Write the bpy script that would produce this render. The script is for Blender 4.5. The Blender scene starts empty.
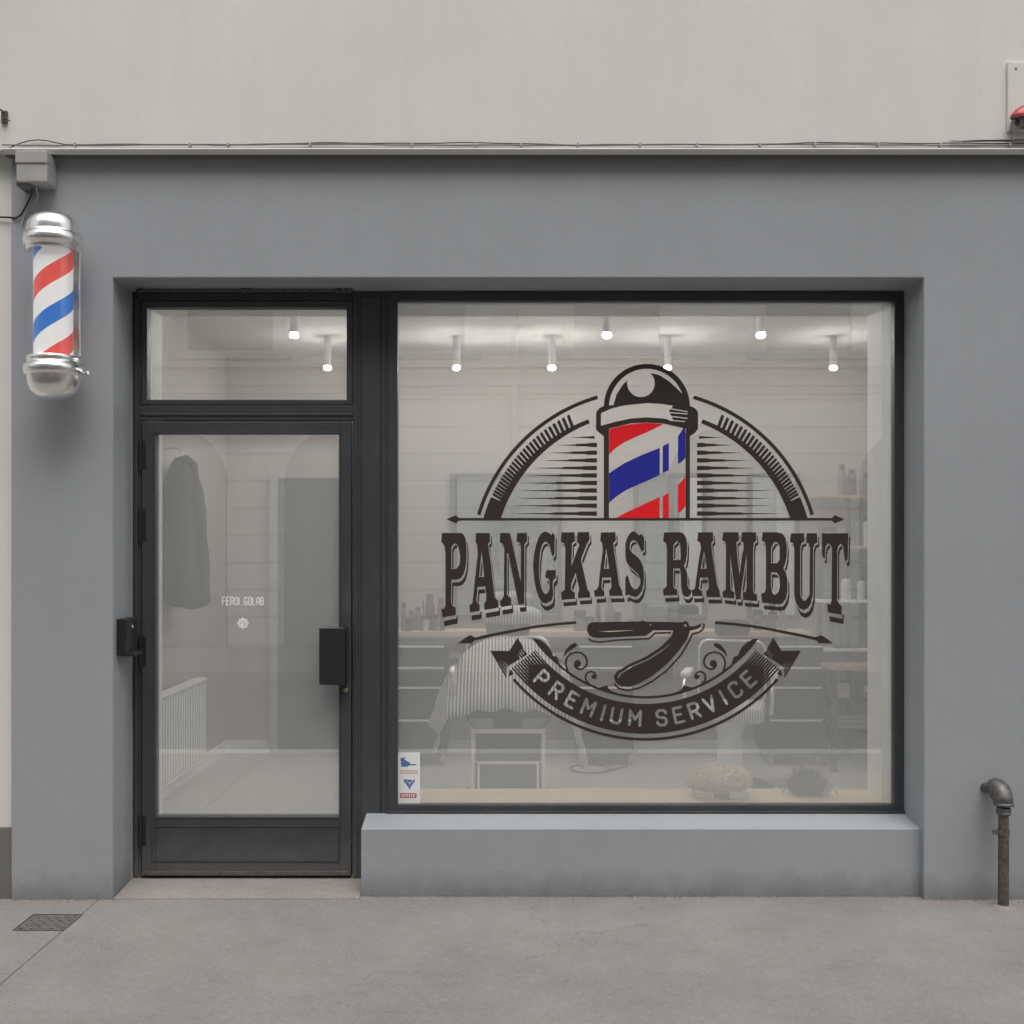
import bpy, bmesh, math, random
from mathutils import Vector, Matrix
from mathutils.geometry import delaunay_2d_cdt
random.seed(7)
PI = math.pi
scene = bpy.context.scene
col = scene.collection

# ------------------------------------------------------------------ camera
CD, CH, F = 5.1, 1.54, 1158.0          # distance to the facade, eye height, focal length in pixels
U0, V0 = 505.0, 550.0                  # vanishing point of the street-to-shop direction
cam_d = bpy.data.cameras.new("Camera")
cam = bpy.data.objects.new("Camera", cam_d); col.objects.link(cam)
cam.location = (0, -CD, CH); cam.rotation_euler = (PI/2, 0, 0)
cam_d.sensor_width = 36; cam_d.lens = F/1024*36
cam_d.shift_x = (512-U0)/1024; cam_d.shift_y = -(512-V0)/1024
cam_d.clip_start = 0.05; cam_d.clip_end = 1000
scene.camera = cam
def X(u, y): return (u-U0)*(CD+y)/F
def Z(v, y): return CH-(v-V0)*(CD+y)/F

# ------------------------------------------------------------------ materials
def newmat(name):
    m = bpy.data.materials.new(name); m.use_nodes = True
    nt = m.node_tree; nt.nodes.clear()
    out = nt.nodes.new('ShaderNodeOutputMaterial')
    return m, nt, out
def N(nt, t, **kw):
    n = nt.nodes.new(t)
    for k, v in kw.items():
        if k in n.inputs.keys(): n.inputs[k].default_value = v
        else: setattr(n, k, v)
    return n
def math_(nt, op, a, b=None, c=None):
    n = nt.nodes.new('ShaderNodeMath'); n.operation = op
    for i, s in enumerate((a, b, c)):
        if s is None: continue
        if isinstance(s, (int, float)): n.inputs[i].default_value = s
        else: nt.links.new(s, n.inputs[i])
    return n.outputs[0]
def mixc(nt, fac, a, b):
    n = nt.nodes.new('ShaderNodeMix'); n.data_type = 'RGBA'
    for idx, s in ((0, fac), (6, a), (7, b)):
        if isinstance(s, (int, float)): n.inputs[idx].default_value = s
        elif isinstance(s, tuple): n.inputs[idx].default_value = (*s, 1) if len(s) == 3 else s
        else: nt.links.new(s, n.inputs[idx])
    return n.outputs[2]
def ramp(nt, fac, lo, hi):
    n = nt.nodes.new('ShaderNodeMapRange'); nt.links.new(fac, n.inputs[0])
    n.inputs[1].default_value = lo; n.inputs[2].default_value = hi
    return n.outputs[0]
def coords(nt):
    return nt.nodes.new('ShaderNodeTexCoord').outputs['Object']
def noise(nt, vec, scale, detail=4, rough=.55, stretch=None):
    if stretch:
        mp = nt.nodes.new('ShaderNodeMapping'); nt.links.new(vec, mp.inputs[0]); mp.inputs[3].default_value = stretch; vec = mp.outputs[0]
    n = nt.nodes.new('ShaderNodeTexNoise'); nt.links.new(vec, n.inputs[0])
    n.inputs['Scale'].default_value = scale; n.inputs['Detail'].default_value = detail; n.inputs['Roughness'].default_value = rough
    return n.outputs[0]
def bump(nt, h, strength, dist, bsdf):
    b = nt.nodes.new('ShaderNodeBump'); b.inputs['Strength'].default_value = strength; b.inputs['Distance'].default_value = dist
    nt.links.new(h, b.inputs['Height']); nt.links.new(b.outputs[0], bsdf.inputs['Normal'])
def sc(c, k): return tuple(min(1, x*k) for x in c)
def simple(name, c, rough=.5, metal=0, var=.06, scale=6, bmp=0.0, bscale=80, spec=.5):
    m, nt, out = newmat(name)
    b = N(nt, 'ShaderNodeBsdfPrincipled'); b.inputs['Roughness'].default_value = rough; b.inputs['Metallic'].default_value = metal
    b.inputs['Specular IOR Level'].default_value = spec
    co = coords(nt)
    n = noise(nt, co, scale)
    nt.links.new(mixc(nt, ramp(nt, n, .3, .7), sc(c, 1-var), sc(c, 1+var)), b.inputs['Base Color'])
    if bmp: bump(nt, noise(nt, co, bscale, 6), bmp, .004, b)
    nt.links.new(b.outputs[0], out.inputs[0])
    return m

def voro(nt, vec, scale, feat='F1', rnd=1.0):
    n = nt.nodes.new('ShaderNodeTexVoronoi'); n.feature = feat; n.inputs['Scale'].default_value = scale; n.inputs['Randomness'].default_value = rnd
    nt.links.new(vec, n.inputs['Vector']); return n
def warp(nt, vec, scale, amt):
    n = nt.nodes.new('ShaderNodeTexNoise'); n.inputs['Scale'].default_value = scale; n.inputs['Detail'].default_value = 5; nt.links.new(vec, n.inputs[0])
    m = nt.nodes.new('ShaderNodeVectorMath'); m.operation = 'MULTIPLY_ADD'; nt.links.new(n.outputs['Color'], m.inputs[0]); m.inputs[1].default_value = (amt,)*3; nt.links.new(vec, m.inputs[2])
    return m.outputs[0]
def plaster(name, c, dirt=(.13, .12, .11), dirt_h=.13, fine=.25, streak=.05):
    m, nt, out = newmat(name)
    b = N(nt, 'ShaderNodeBsdfPrincipled'); b.inputs['Roughness'].default_value = .85; b.inputs['Specular IOR Level'].default_value = .25
    co = coords(nt)
    big = ramp(nt, noise(nt, co, 1.1, 5), .3, .7)
    c1 = mixc(nt, big, sc(c, .955), sc(c, 1.045))
    st = ramp(nt, noise(nt, co, 5, 4, .6, (1.6, 1.6, .16)), .45, .75)
    c2 = mixc(nt, math_(nt, 'MULTIPLY', st, streak), c1, dirt)
    brush = noise(nt, co, 60, 3, .6, (.25, .25, 2.2))
    c2b = mixc(nt, math_(nt, 'MULTIPLY', ramp(nt, brush, .35, .65), .06), c2, sc(c, 1.25))
    sep = nt.nodes.new('ShaderNodeSeparateXYZ'); nt.links.new(co, sep.inputs[0])
    # splash-back dirt of its own ragged shape along the foot of the wall
    edge = math_(nt, 'ADD', sep.outputs[2], math_(nt, 'MULTIPLY', noise(nt, co, 9, 6, .7), -dirt_h*1.4))
    d = math_(nt, 'SUBTRACT', 1.0, ramp(nt, edge, -dirt_h*.75, dirt_h*.25))
    c3 = mixc(nt, math_(nt, 'MULTIPLY', d, .6), c2b, dirt)
    rl = noise(nt, co, 26, 5, .75, (1, 1, .7))
    c3 = mixc(nt, math_(nt, 'MULTIPLY', ramp(nt, rl, .42, .70), .10), c3, sc(c, .80))
    ck = voro(nt, warp(nt, co, 1.8, .8), .33, 'DISTANCE_TO_EDGE')
    ln = math_(nt, 'MULTIPLY', math_(nt, 'LESS_THAN', ck.outputs['Distance'], .0009), ramp(nt, noise(nt, co, .9, 3), .50, .60))
    c3 = mixc(nt, math_(nt, 'MULTIPLY', ln, .05), c3, sc(c, .45))
    sp = ramp(nt, noise(nt, co, 38, 3, .7), .72, .80)
    c4 = mixc(nt, math_(nt, 'MULTIPLY', sp, .25), c3, sc(dirt, 1.3))
    nt.links.new(c4, b.inputs['Base Color'])
    h = math_(nt, 'ADD', noise(nt, co, 140, 6, .7), math_(nt, 'MULTIPLY', noise(nt, co, 7, 3), 1.5))
    bump(nt, h, fine, .006, b)
    nt.links.new(b.outputs[0], out.inputs[0])
    return m

def concrete(name, c, c2, cracks=True):
    m, nt, out = newmat(name)
    b = N(nt, 'ShaderNodeBsdfPrincipled'); b.inputs['Roughness'].default_value = .9; b.inputs['Specular IOR Level'].default_value = .2
    co = coords(nt)
    a = ramp(nt, noise(nt, co, 1.6, 8, .68), .3, .7)
    k = mixc(nt, a, sc(c, .84), sc(c, 1.10))
    v = voro(nt, co, 95)
    hsv = nt.nodes.new('ShaderNodeSeparateColor'); nt.links.new(v.outputs['Color'], hsv.inputs[0])
    k = mixc(nt, math_(nt, 'MULTIPLY', ramp(nt, hsv.outputs[0], .72, .95), .20), k, sc(c, .50))
    k = mixc(nt, math_(nt, 'MULTIPLY', ramp(nt, hsv.outputs[1], .80, .97), .20), k, sc(c, 1.55))
    k = mixc(nt, math_(nt, 'MULTIPLY', ramp(nt, noise(nt, co, 55, 4, .8), .48, .72), .30), k, sc(c, .68))
    k = mixc(nt, math_(nt, 'MULTIPLY', ramp(nt, noise(nt, co, 4.5, 7, .75), .54, .70), .40), k, c2)
    st = ramp(nt, noise(nt, co, 3, 6, .7, (.35, 2.2, 1)), .56, .74)          # wind-blown grime in drawn-out patches
    k = mixc(nt, math_(nt, 'MULTIPLY', st, .30), k, sc(c2, .8))
    if cracks:
        cr = voro(nt, warp(nt, co, 2.6, .55), .55, 'DISTANCE_TO_EDGE')
        line = math_(nt, 'LESS_THAN', cr.outputs['Distance'], .0022)
        k = mixc(nt, math_(nt, 'MULTIPLY', line, math_(nt, 'MULTIPLY', ramp(nt, noise(nt, co, 1.3, 3), .47, .56), .18)), k, sc(c, .35))
        g = voro(nt, warp(nt, co, 20, .02), 2.9)
        spot = math_(nt, 'LESS_THAN', g.outputs['Distance'], .052)
        gc = nt.nodes.new('ShaderNodeSeparateColor'); nt.links.new(g.outputs['Color'], gc.inputs[0])
        k = mixc(nt, math_(nt, 'MULTIPLY', spot, math_(nt, 'MULTIPLY', ramp(nt, gc.outputs[0], .55, .75), .55)), k, sc(c, .48))
    nt.links.new(k, b.inputs['Base Color'])
    h = math_(nt, 'ADD', noise(nt, co, 130, 5, .75), math_(nt, 'MULTIPLY', noise(nt, co, 12, 4), .8))
    bump(nt, h, .32, .006, b)
    nt.links.new(b.outputs[0], out.inputs[0])
    return m

def glassmat(name, haze=.215, refl=.20, tint=(.93, .95, .94), veil_and_dust=(.80, .80, .79)):
    m, nt, out = newmat(name)
    tr = N(nt, 'ShaderNodeBsdfTransparent'); tr.inputs[0].default_value = (*tint, 1)
    gl = N(nt, 'ShaderNodeBsdfGlossy'); gl.inputs['Roughness'].default_value = .012; gl.inputs[0].default_value = (.95, .97, .97, 1)
    df = N(nt, 'ShaderNodeBsdfDiffuse'); df.inputs[0].default_value = (*veil_and_dust, 1)  # pale diffuse share paints a veil of reflected light into the glass
    co = coords(nt)
    hz = math_(nt, 'ADD', haze*.9, math_(nt, 'ADD', math_(nt, 'MULTIPLY', noise(nt, co, 2.2, 7, .7, (1, 1, .35)), haze*.34), haze*-.08))
    m1 = N(nt, 'ShaderNodeMixShader'); nt.links.new(hz, m1.inputs[0]); nt.links.new(tr.outputs[0], m1.inputs[1]); nt.links.new(df.outputs[0], m1.inputs[2])
    m2 = N(nt, 'ShaderNodeMixShader'); m2.inputs[0].default_value = refl
    nt.links.new(m1.outputs[0], m2.inputs[1]); nt.links.new(gl.outputs[0], m2.inputs[2])
    nt.links.new(m2.outputs[0], out.inputs[0])
    return m

def emit(name, c, s):
    m, nt, out = newmat(name)
    e = N(nt, 'ShaderNodeEmission'); e.inputs[0].default_value = (*c, 1); e.inputs[1].default_value = s
    nt.links.new(e.outputs[0], out.inputs[0]); return m

def stripes(name, a, b_, per, axis='UV', duty=.5):
    m, nt, out = newmat(name)
    b = N(nt, 'ShaderNodeBsdfPrincipled'); b.inputs['Roughness'].default_value = .8
    tc = nt.nodes.new('ShaderNodeTexCoord'); sep = nt.nodes.new('ShaderNodeSeparateXYZ')
    nt.links.new(tc.outputs['UV' if axis == 'UV' else 'Object'], sep.inputs[0])
    f = math_(nt, 'FRACT', math_(nt, 'DIVIDE', math_(nt, 'ADD', sep.outputs[0], 50.0), per))
    k = math_(nt, 'LESS_THAN', f, duty)
    nt.links.new(mixc(nt, k, a, b_), b.inputs['Base Color'])
    bump(nt, noise(nt, coords(nt), 14, 4), .3, .01, b)
    nt.links.new(b.outputs[0], out.inputs[0]); return m

def wood(name, c, rough=.5):
    m, nt, out = newmat(name)
    b = N(nt, 'ShaderNodeBsdfPrincipled'); b.inputs['Roughness'].default_value = rough
    co = coords(nt)
    g = ramp(nt, noise(nt, co, 6, 6, .6, (.5, 6, 6)), .3, .7)
    nt.links.new(mixc(nt, g, sc(c, .82), sc(c, 1.12)), b.inputs['Base Color'])
    nt.links.new(b.outputs[0], out.inputs[0]); return m

def polemat():
    m, nt, out = newmat('pole stripes')
    b = N(nt, 'ShaderNodeBsdfPrincipled'); b.inputs['Roughness'].default_value = .35
    co = coords(nt); sep = nt.nodes.new('ShaderNodeSeparateXYZ'); nt.links.new(co, sep.inputs[0])
    th = math_(nt, 'ARCTAN2', sep.outputs[0], math_(nt, 'MULTIPLY', sep.outputs[1], -1.0))
    q = math_(nt, 'ADD', math_(nt, 'DIVIDE', sep.outputs[2], .35), math_(nt, 'MULTIPLY', th, -1/(2*PI)))
    f = math_(nt, 'FRACT', math_(nt, 'ADD', q, 10.0+POLE_PHASE))
    red = math_(nt, 'LESS_THAN', f, .235)
    blue = math_(nt, 'LESS_THAN', math_(nt, 'ABSOLUTE', math_(nt, 'SUBTRACT', f, .6175)), .1175)
    k = mixc(nt, red, (.86, .85, .83), (.80, .075, .06))
    k = mixc(nt, blue, k, (.018, .17, .60))
    nt.links.new(k, b.inputs['Base Color']); nt.links.new(k, b.inputs['Emission Color']); b.inputs['Emission Strength'].default_value = .20   # lit from inside
    nt.links.new(b.outputs[0], out.inputs[0]); return m
POLE_PHASE = 0.70

M = {}
M['grey'] = plaster('grey plaster', (.334, .355, .376))
M['cream'] = plaster('cream plaster', (.70, .685, .65), dirt=(.42, .39, .34), streak=.09, fine=.18)
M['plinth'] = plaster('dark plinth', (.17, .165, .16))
M['white'] = simple('white paint', (.86, .86, .84), .6)
M['beige'] = simple('pinkish beige wall paint', (.42, .376, .355), .8, var=.03, scale=1.2)
M['ceil'] = simple('ceiling paint', (.78, .77, .75), .85, var=.02)
def worn(name, c):
    m, nt, out = newmat(name)
    b = N(nt, 'ShaderNodeBsdfPrincipled'); b.inputs['Specular IOR Level'].default_value = .5
    co = coords(nt)
    k = mixc(nt, ramp(nt, noise(nt, co, 2.5, 6, .65), .3, .7), sc(c, .86), sc(c, 1.14))
    veil_and_dust = math_(nt, 'MULTIPLY', ramp(nt, noise(nt, co, 7, 7, .75, (1, 1, .4)), .54, .75), .16)
    k = mixc(nt, veil_and_dust, k, (.20, .19, .18))
    sep = nt.nodes.new('ShaderNodeSeparateXYZ'); nt.links.new(co, sep.inputs[0])
    low = math_(nt, 'SUBTRACT', 1.0, ramp(nt, math_(nt, 'ADD', sep.outputs[2], math_(nt, 'MULTIPLY', noise(nt, co, 11, 6, .75), -.3)), -.12, .10))
    k = mixc(nt, math_(nt, 'MULTIPLY', low, .30), k, (.22, .205, .19))
    scr = math_(nt, 'MULTIPLY', ramp(nt, noise(nt, co, 40, 3, .6, (.12, .12, 1.6)), .74, .79), ramp(nt, noise(nt, co, 3, 3), .5, .6))
    k = mixc(nt, math_(nt, 'MULTIPLY', scr, .35), k, (.24, .24, .24))
    nt.links.new(k, b.inputs['Base Color'])
    rg = nt.nodes.new('ShaderNodeMapRange'); nt.links.new(noise(nt, co, 9, 5), rg.inputs[0]); rg.inputs[3].default_value = .34; rg.inputs[4].default_value = .56
    nt.links.new(rg.outputs[0], b.inputs['Roughness'])
    bump(nt, noise(nt, co, 90, 4), .06, .003, b)
    nt.links.new(b.outputs[0], out.inputs[0]); return m
M['frame'] = worn('charcoal coated metal', (.047, .050, .054))
M['frame2'] = simple('worn charcoal edge metal', (.05, .052, .054), .38, var=.15, scale=8)
M['black'] = simple('black plastic', (.018, .018, .019), .4)
M['glass'] = glassmat('hazed shop glass')  # even haze colour stands in for the veil of street light
M['tube'] = glassmat('clear tube glass', haze=.03, refl=.07, tint=(.985, .985, .985))
M['chrome'] = simple('polished chrome', (.93, .92, .90), .27, 1, var=.04)
M['steel'] = simple('dull steel', (.5, .49, .47), .4, 1, var=.2, scale=20)
M['brass'] = simple('aged brass', (.45, .36, .2), .35, 1)
M['ink'] = simple('matt brown black vinyl', (.045, .034, .032), .55, var=.03, spec=.2)
M['vred'] = simple('red vinyl', (.85, .018, .024), .55, var=.02, spec=.2)
M['vblue'] = simple('blue vinyl', (.026, .030, .33), .55, var=.02, spec=.2)
M['vwhite'] = simple('white vinyl', (.80, .80, .79), .5, var=.02)
M['pblue'] = simple('sticker blue print', (.10, .17, .40), .5, var=.25, scale=200)
M['pred'] = simple('sticker red print', (.50, .14, .15), .5, var=.3, scale=200)
M['ppink'] = simple('sticker pale red print', (.62, .40, .39), .5, var=.3, scale=300)
M['floor'] = simple('grey beige floor', (.47, .455, .435), .4, var=.05, scale=2)
M['wood'] = wood('pale beech', (.66, .50, .35))
M['wood2'] = wood('brown wood', (.42, .27, .17))
M['pave'] = concrete('pale pavement concrete', (.278, .261, .247), (.215, .201, .19))
M['slab'] = concrete('threshold concrete', (.31, .287, .268), (.245, .226, .212))
M['kerb'] = concrete('kerb stone', (.5, .48, .45), (.33, .31, .29))
M['road'] = concrete('asphalt', (.10, .10, .10), (.07, .07, .07))
M['iron'] = simple('rusty iron', (.125, .108, .098), .7, .4, var=.4, scale=40, bmp=.6, bscale=200)
M['cast'] = simple('grey cast fitting', (.16, .155, .15), .45, .6, var=.35, scale=45, bmp=.5, bscale=150)
M['drain'] = simple('weathered iron', (.165, .15, .14), .7, .2, var=.35, scale=40, bmp=.6, bscale=200)
M['dark'] = simple('dark grey leather', (.045, .045, .047), .5)
M['cab'] = simple('black cabinet laminate', (.035, .035, .036), .5)
M['greydoor'] = simple('blue grey panel paint', (.085, .09, .1), .6)
M['coat'] = simple('grey wool', (.055, .053, .05), .95, var=.2, scale=30, bmp=.4)
M['stripe'] = stripes('striped cape cotton', (.76, .74, .71), (.20, .195, .19), .0205)
M['stripeobj'] = stripes('striped towel cotton', (.74, .73, .71), (.36, .36, .35), .02, 'OBJ')
M['boxgrey'] = simple('pale grey plastic box', (.38, .375, .365), .5, var=.1)
M['cable'] = simple('grey cable', (.20, .19, .18), .6)
M['cabled'] = simple('dark cable', (.03, .03, .03), .6)
M['fleece'] = simple('tan curly fleece', (.76, .64, .52), .95, var=.25, scale=60, bmp=1, bscale=90)
M['tuft'] = simple('dark dry twigs', (.07, .065, .06), .9, var=.3)
M['redlamp'] = simple('faded red plastic', (.42, .03, .025), .35, var=.35, scale=30)
M['bdark'] = simple('dark bottle', (.05, .05, .05), .3)
M['bgrey'] = simple('grey bottle', (.16, .16, .155), .35)
M['bpink'] = simple('pale pink jar', (.6, .48, .42), .4)
M['bwhite'] = simple('pale bottle', (.55, .55, .53), .4)
M['opp'] = plaster('street front plaster opposite', (.74, .72, .68))
M['oppwin'] = simple('dull window pane opposite', (.27, .27, .265), .35)
M['opptrim'] = simple('stone trim opposite', (.62, .60, .57), .8)
M['lamp'] = emit('lit lamp disc', (1, .955, .91), 760)
mm, nt, out = newmat('mirror'); g = N(nt, 'ShaderNodeBsdfGlossy'); g.inputs[0].default_value = (.80, .84, .84, 1); g.inputs[1].default_value = .02
nt.links.new(g.outputs[0], out.inputs[0]); M['mirror'] = mm
M['pole'] = polemat()

# ------------------------------------------------------------------ mesh helper
class MB:
    def __init__(s): s.v = []; s.f = []; s.mi = []; s.uv = []; s.sm = []
    def add(s, vs, fs, smooth=False):
        o = len(s.v); s.v += [tuple(p) for p in vs]
        for f in fs: s.f.append([i+o for i in f]); s.sm.append(smooth)
        return s
    def box(s, x0, x1, y0, y1, z0, z1):
        vs = [(x, y, z) for z in (z0, z1) for y in (y0, y1) for x in (x0, x1)]
        return s.add(vs, [(0, 2, 3, 1), (4, 5, 7, 6), (0, 1, 5, 4), (2, 6, 7, 3), (0, 4, 6, 2), (1, 3, 7, 5)])
    def prism(s, pts, y0, y1):           # polygon in x,z extruded along y
        n = len(pts)
        a = sum(pts[i][0]*pts[(i+1) % n][1]-pts[(i+1) % n][0]*pts[i][1] for i in range(n))
        if a < 0: pts = pts[::-1]
        vs = [(x, y0, z) for x, z in pts]+[(x, y1, z) for x, z in pts]
        fs = [tuple(range(n)), tuple(range(2*n-1, n-1, -1))]+[(i, i+n, (i+1) % n+n, (i+1) % n) for i in range(n)]
        return s.add(vs, fs)
    def prism_x(s, pts, x0, x1):         # polygon in y,z extruded along x
        n = len(pts)
        vs = [(x0, y, z) for y, z in pts]+[(x1, y, z) for y, z in pts]
        return s.add(vs, [tuple(range(n)), tuple(range(2*n-1, n-1, -1))]+[(i, i+n, (i+1) % n+n, (i+1) % n) for i in range(n)])
    def lathe(s, prof, c=(0, 0, 0), n=28, axis='z'):
        vs = []; fs = []
        for r, h in prof:
            for k in range(n):
                a = 2*PI*k/n
                if axis == 'z': p = (c[0]+r*math.cos(a), c[1]+r*math.sin(a), c[2]+h)
                elif axis == 'y': p = (c[0]+r*math.cos(a), c[1]+h, c[2]+r*math.sin(a))
                else: p = (c[0]+h, c[1]+r*math.cos(a), c[2]+r*math.sin(a))
                vs.append(p)
        for i in range(len(prof)-1):
            for k in range(n): fs.append((i*n+k, i*n+(k+1) % n, (i+1)*n+(k+1) % n, (i+1)*n+k))
        s.add(vs, fs, True)
        s.add([vs[k] for k in range(n)], [tuple(range(n-1, -1, -1))])
        m = (len(prof)-1)*n
        s.add([vs[m+k] for k in range(n)], [tuple(range(n))])
        return s
    def tube(s, pts, r, n=8, cap=True):
        pts = [Vector(p) for p in pts]; vs = []; fs = []; ref = None
        rr = r if isinstance(r, (list, tuple)) else [r]*len(pts)
        for i, p in enumerate(pts):
            d = (pts[min(i+1, len(pts)-1)]-pts[max(i-1, 0)]).normalized()
            if ref is None:
                ref = Vector((0, 0, 1)) if abs(d.z) < .9 else Vector((0, 1, 0))
            a = (ref-d*ref.dot(d)).normalized(); b = d.cross(a); ref = a
            for k in range(n):
                t = 2*PI*k/n; vs.append(p+(a*math.cos(t)+b*math.sin(t))*rr[i])
        for i in range(len(pts)-1):
            for k in range(n): fs.append((i*n+k, i*n+(k+1) % n, (i+1)*n+(k+1) % n, (i+1)*n+k))
        s.add(vs, fs, True)
        if cap:
            s.add(vs[:n], [tuple(range(n-1, -1, -1))]); s.add(vs[-n:], [tuple(range(n))])
        return s
    def build(s, name, mat, parent=None, bevel=0, loc=None, segs=2):
        me = bpy.data.meshes.new(name); me.from_pydata(s.v, [], s.f); me.update()
        bm = bmesh.new(); bm.from_mesh(me)
        for f, k in zip(bm.faces, s.sm): f.smooth = k
        bmesh.ops.recalc_face_normals(bm, faces=bm.faces[:]) if not getattr(s, 'flat', False) else None
        bm.to_mesh(me); bm.free()
        if s.uv:
            l = me.uv_layers.new(name='UVMap')
            for i, lp in enumerate(me.loops): l.data[i].uv = s.uv[lp.vertex_index]
        me.materials.append(mat)
        o = bpy.data.objects.new(name, me); col.objects.link(o)
        if parent: o.parent = parent; 
        if loc: o.location = loc
        if bevel:
            b = o.modifiers.new('Bevel', 'BEVEL'); b.width = bevel; b.segments = segs; b.limit_method = 'ANGLE'; b.angle_limit = math.radians(50)
        return o
def tag(o, label=None, cat=None, group=None, kind=None):
    if label: o['label'] = label
    if cat: o['category'] = cat
    if group: o['group'] = group
    if kind: o['kind'] = kind
    return o
def thing(name, label, cat, loc=(0, 0, 0), rz=0, group=None):
    o = bpy.data.objects.new(name, None); col.objects.link(o); o.location = loc; o.rotation_euler[2] = rz
    o.empty_display_size = .1
    return tag(o, label, cat, group)
def rrect(x0, x1, z0, z1, r, n=5):
    pts = []
    for cx, cz, a0 in ((x1-r, z0+r, -90), (x1-r, z1-r, 0), (x0+r, z1-r, 90), (x0+r, z0+r, 180)):
        for k in range(n+1):
            a = math.radians(a0+90*k/n); pts.append((cx+r*math.cos(a), cz+r*math.sin(a)))
    return pts

# ------------------------------------------------------------------ the setting
tag(MB().box(-150, 150, -150, 150, -.5, -.12).build('road', M['road']), kind='structure')
# pavement in cast bays with real joints
pv = MB()
xs = [-40, -8.0, -1.79, 4.6, 10.0, 40]
for a, b in zip(xs[:-1], xs[1:]):
    pv.box(a+.0015, b-.0015, -3.1, .24, -.2, 0)
tag(pv.build('pavement', M['pave'], bevel=.004), kind='structure')
tag(MB().box(-40, 40, -3.1, .24, -.2, -.008).build('pavement_joint_bed', M['plinth']), kind='structure')
tag(MB().box(-40, 40, -3.28, -3.103, -.2, .003).build('kerb', M['kerb'], bevel=.012), kind='structure')
tag(MB().box(-40, 40, -12.6, -9, -.2, 0).build('far_pavement', M['pave']), kind='structure')

# ------------------------------------------------------------------ shop building
XL, XR, ZT = -1.727, 1.844, 2.738      # opening in the facade
FY = .25                               # front of the metal frame
shop = thing('shop_building', 'grey plastered barber shop front under a cream upper wall with ledge', 'building')
fw = MB()
XG = X(11, 0)
fw.prism([(XG, -.05), (XL, -.05), (XL, ZT), (XR, ZT), (XR, -.05), (4.2, -.05), (4.2, 3.282), (XG, 3.282)], 0, .263)
fw.build('facade_wall', M['grey'], shop, bevel=.006)
cw = MB()
cw.box(-9, XG-.001, .022, .245, Z(827, .02), 3.282); cw.build('side_wall', M['cream'], shop)
MB().box(4.201, 9, .022, .245, -.05, 3.282).build('side_wall', M['cream'], shop)
MB().box(-9, XG-.001, .012, .245, -.05, Z(827, .02)-.001).build('plinth', M['plinth'], shop, bevel=.004)
MB().box(-9, 9, -.05, .245, 3.2835, 9).build('upper_wall', M['cream'], shop)
MB().prism_x([(-.0505, 3.263), (-.060, 3.263), (-.074, 3.281), (-.071, 3.286), (-.0505, 3.293)], -2.185, 9).build('ledge', M['cream'], shop, bevel=.002)
MB().box(-2.185, 9, -.0495, -.0005, 3.266, 3.283).build('soffit_shade_strip', M['plinth'], shop)  # underside coloured dark to paint in the shade below the ledge
# shell of the room behind
iw = MB()
iw.box(-3.3, -1.702, .2975, .65, 0, 3.05); iw.box(1.80, 3.3, .2975, .65, 0, 3.05); iw.box(-1.702, 1.80, .2975, .65, 2.70, 3.05)
iw.box(-3.3, -1.727, .264, .2975, 0, 3.05); iw.box(1.844, 3.3, .264, .2975, 0, 3.05); iw.box(-1.727, 1.844, .264, .2975, 2.738, 3.05)
iw.build('window_reveal', M['white'], shop)
rw = MB()
rw.box(-2.4, -2.1, .65, 3.6, .02, 3.0); rw.box(3.05, 3.4, .65, 3.6, .02, 3.0); rw.box(-2.4, 3.4, 3.6, 3.9, .02, 3.0)
rw.build('interior_wall', M['beige'], shop)
sk = MB(); sk.box(-2.1, -2.085, .65, 3.6, .02, .11); sk.box(-2.085, 3.05, 3.585, 3.6, .02, .11)
sk.build('skirting', M['white'], shop)
MB().box(-2.4, 3.4, .3, 3.9, 3.0, 3.2).build('ceiling', M['ceil'], shop)
MB().box(-9, 9, 3.901, 9, -.05, 9).build('rear_block', M['cream'], shop)
MB().box(-9, 9, .2451, 3.9, 3.2005, 9).build('upper_storey', M['cream'], shop)
MB().box(-9, -3.31, .2451, 3.9, -.05, 3.2).build('side_block', M['cream'], shop)
MB().box(3.41, 9, .2451, 3.9, -.05, 3.2).build('side_block', M['cream'], shop)
MB().box(-2.4, 3.4, .36, 3.9, -.1, .02).build('floor', M['floor'], shop)
MB().prism_x([(0.002, -.1), (0.002, .006), (.36, .028), (.36, -.1)], XL, X(362, .1)).build('threshold', M['slab'], shop, bevel=.003)
SB = MB()
SX0, SX1 = X(361, .045), XR+.01
SB.prism_x([(.045, -.05), (.045, Z(829, .045)), (.25, Z(813, .25)), (.25, -.05)], SX0, SX1)
SB.build('window_sill', M['grey'], shop, bevel=.004)
MB().box(SX0+.02, 1.80, .298, .68, .30, .35).build('sill_board', M['wood'], shop, bevel=.003)
MB().box(SX0, 1.80, .30, .66, -.05, .299).build('window_apron', M['white'], shop)

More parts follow.
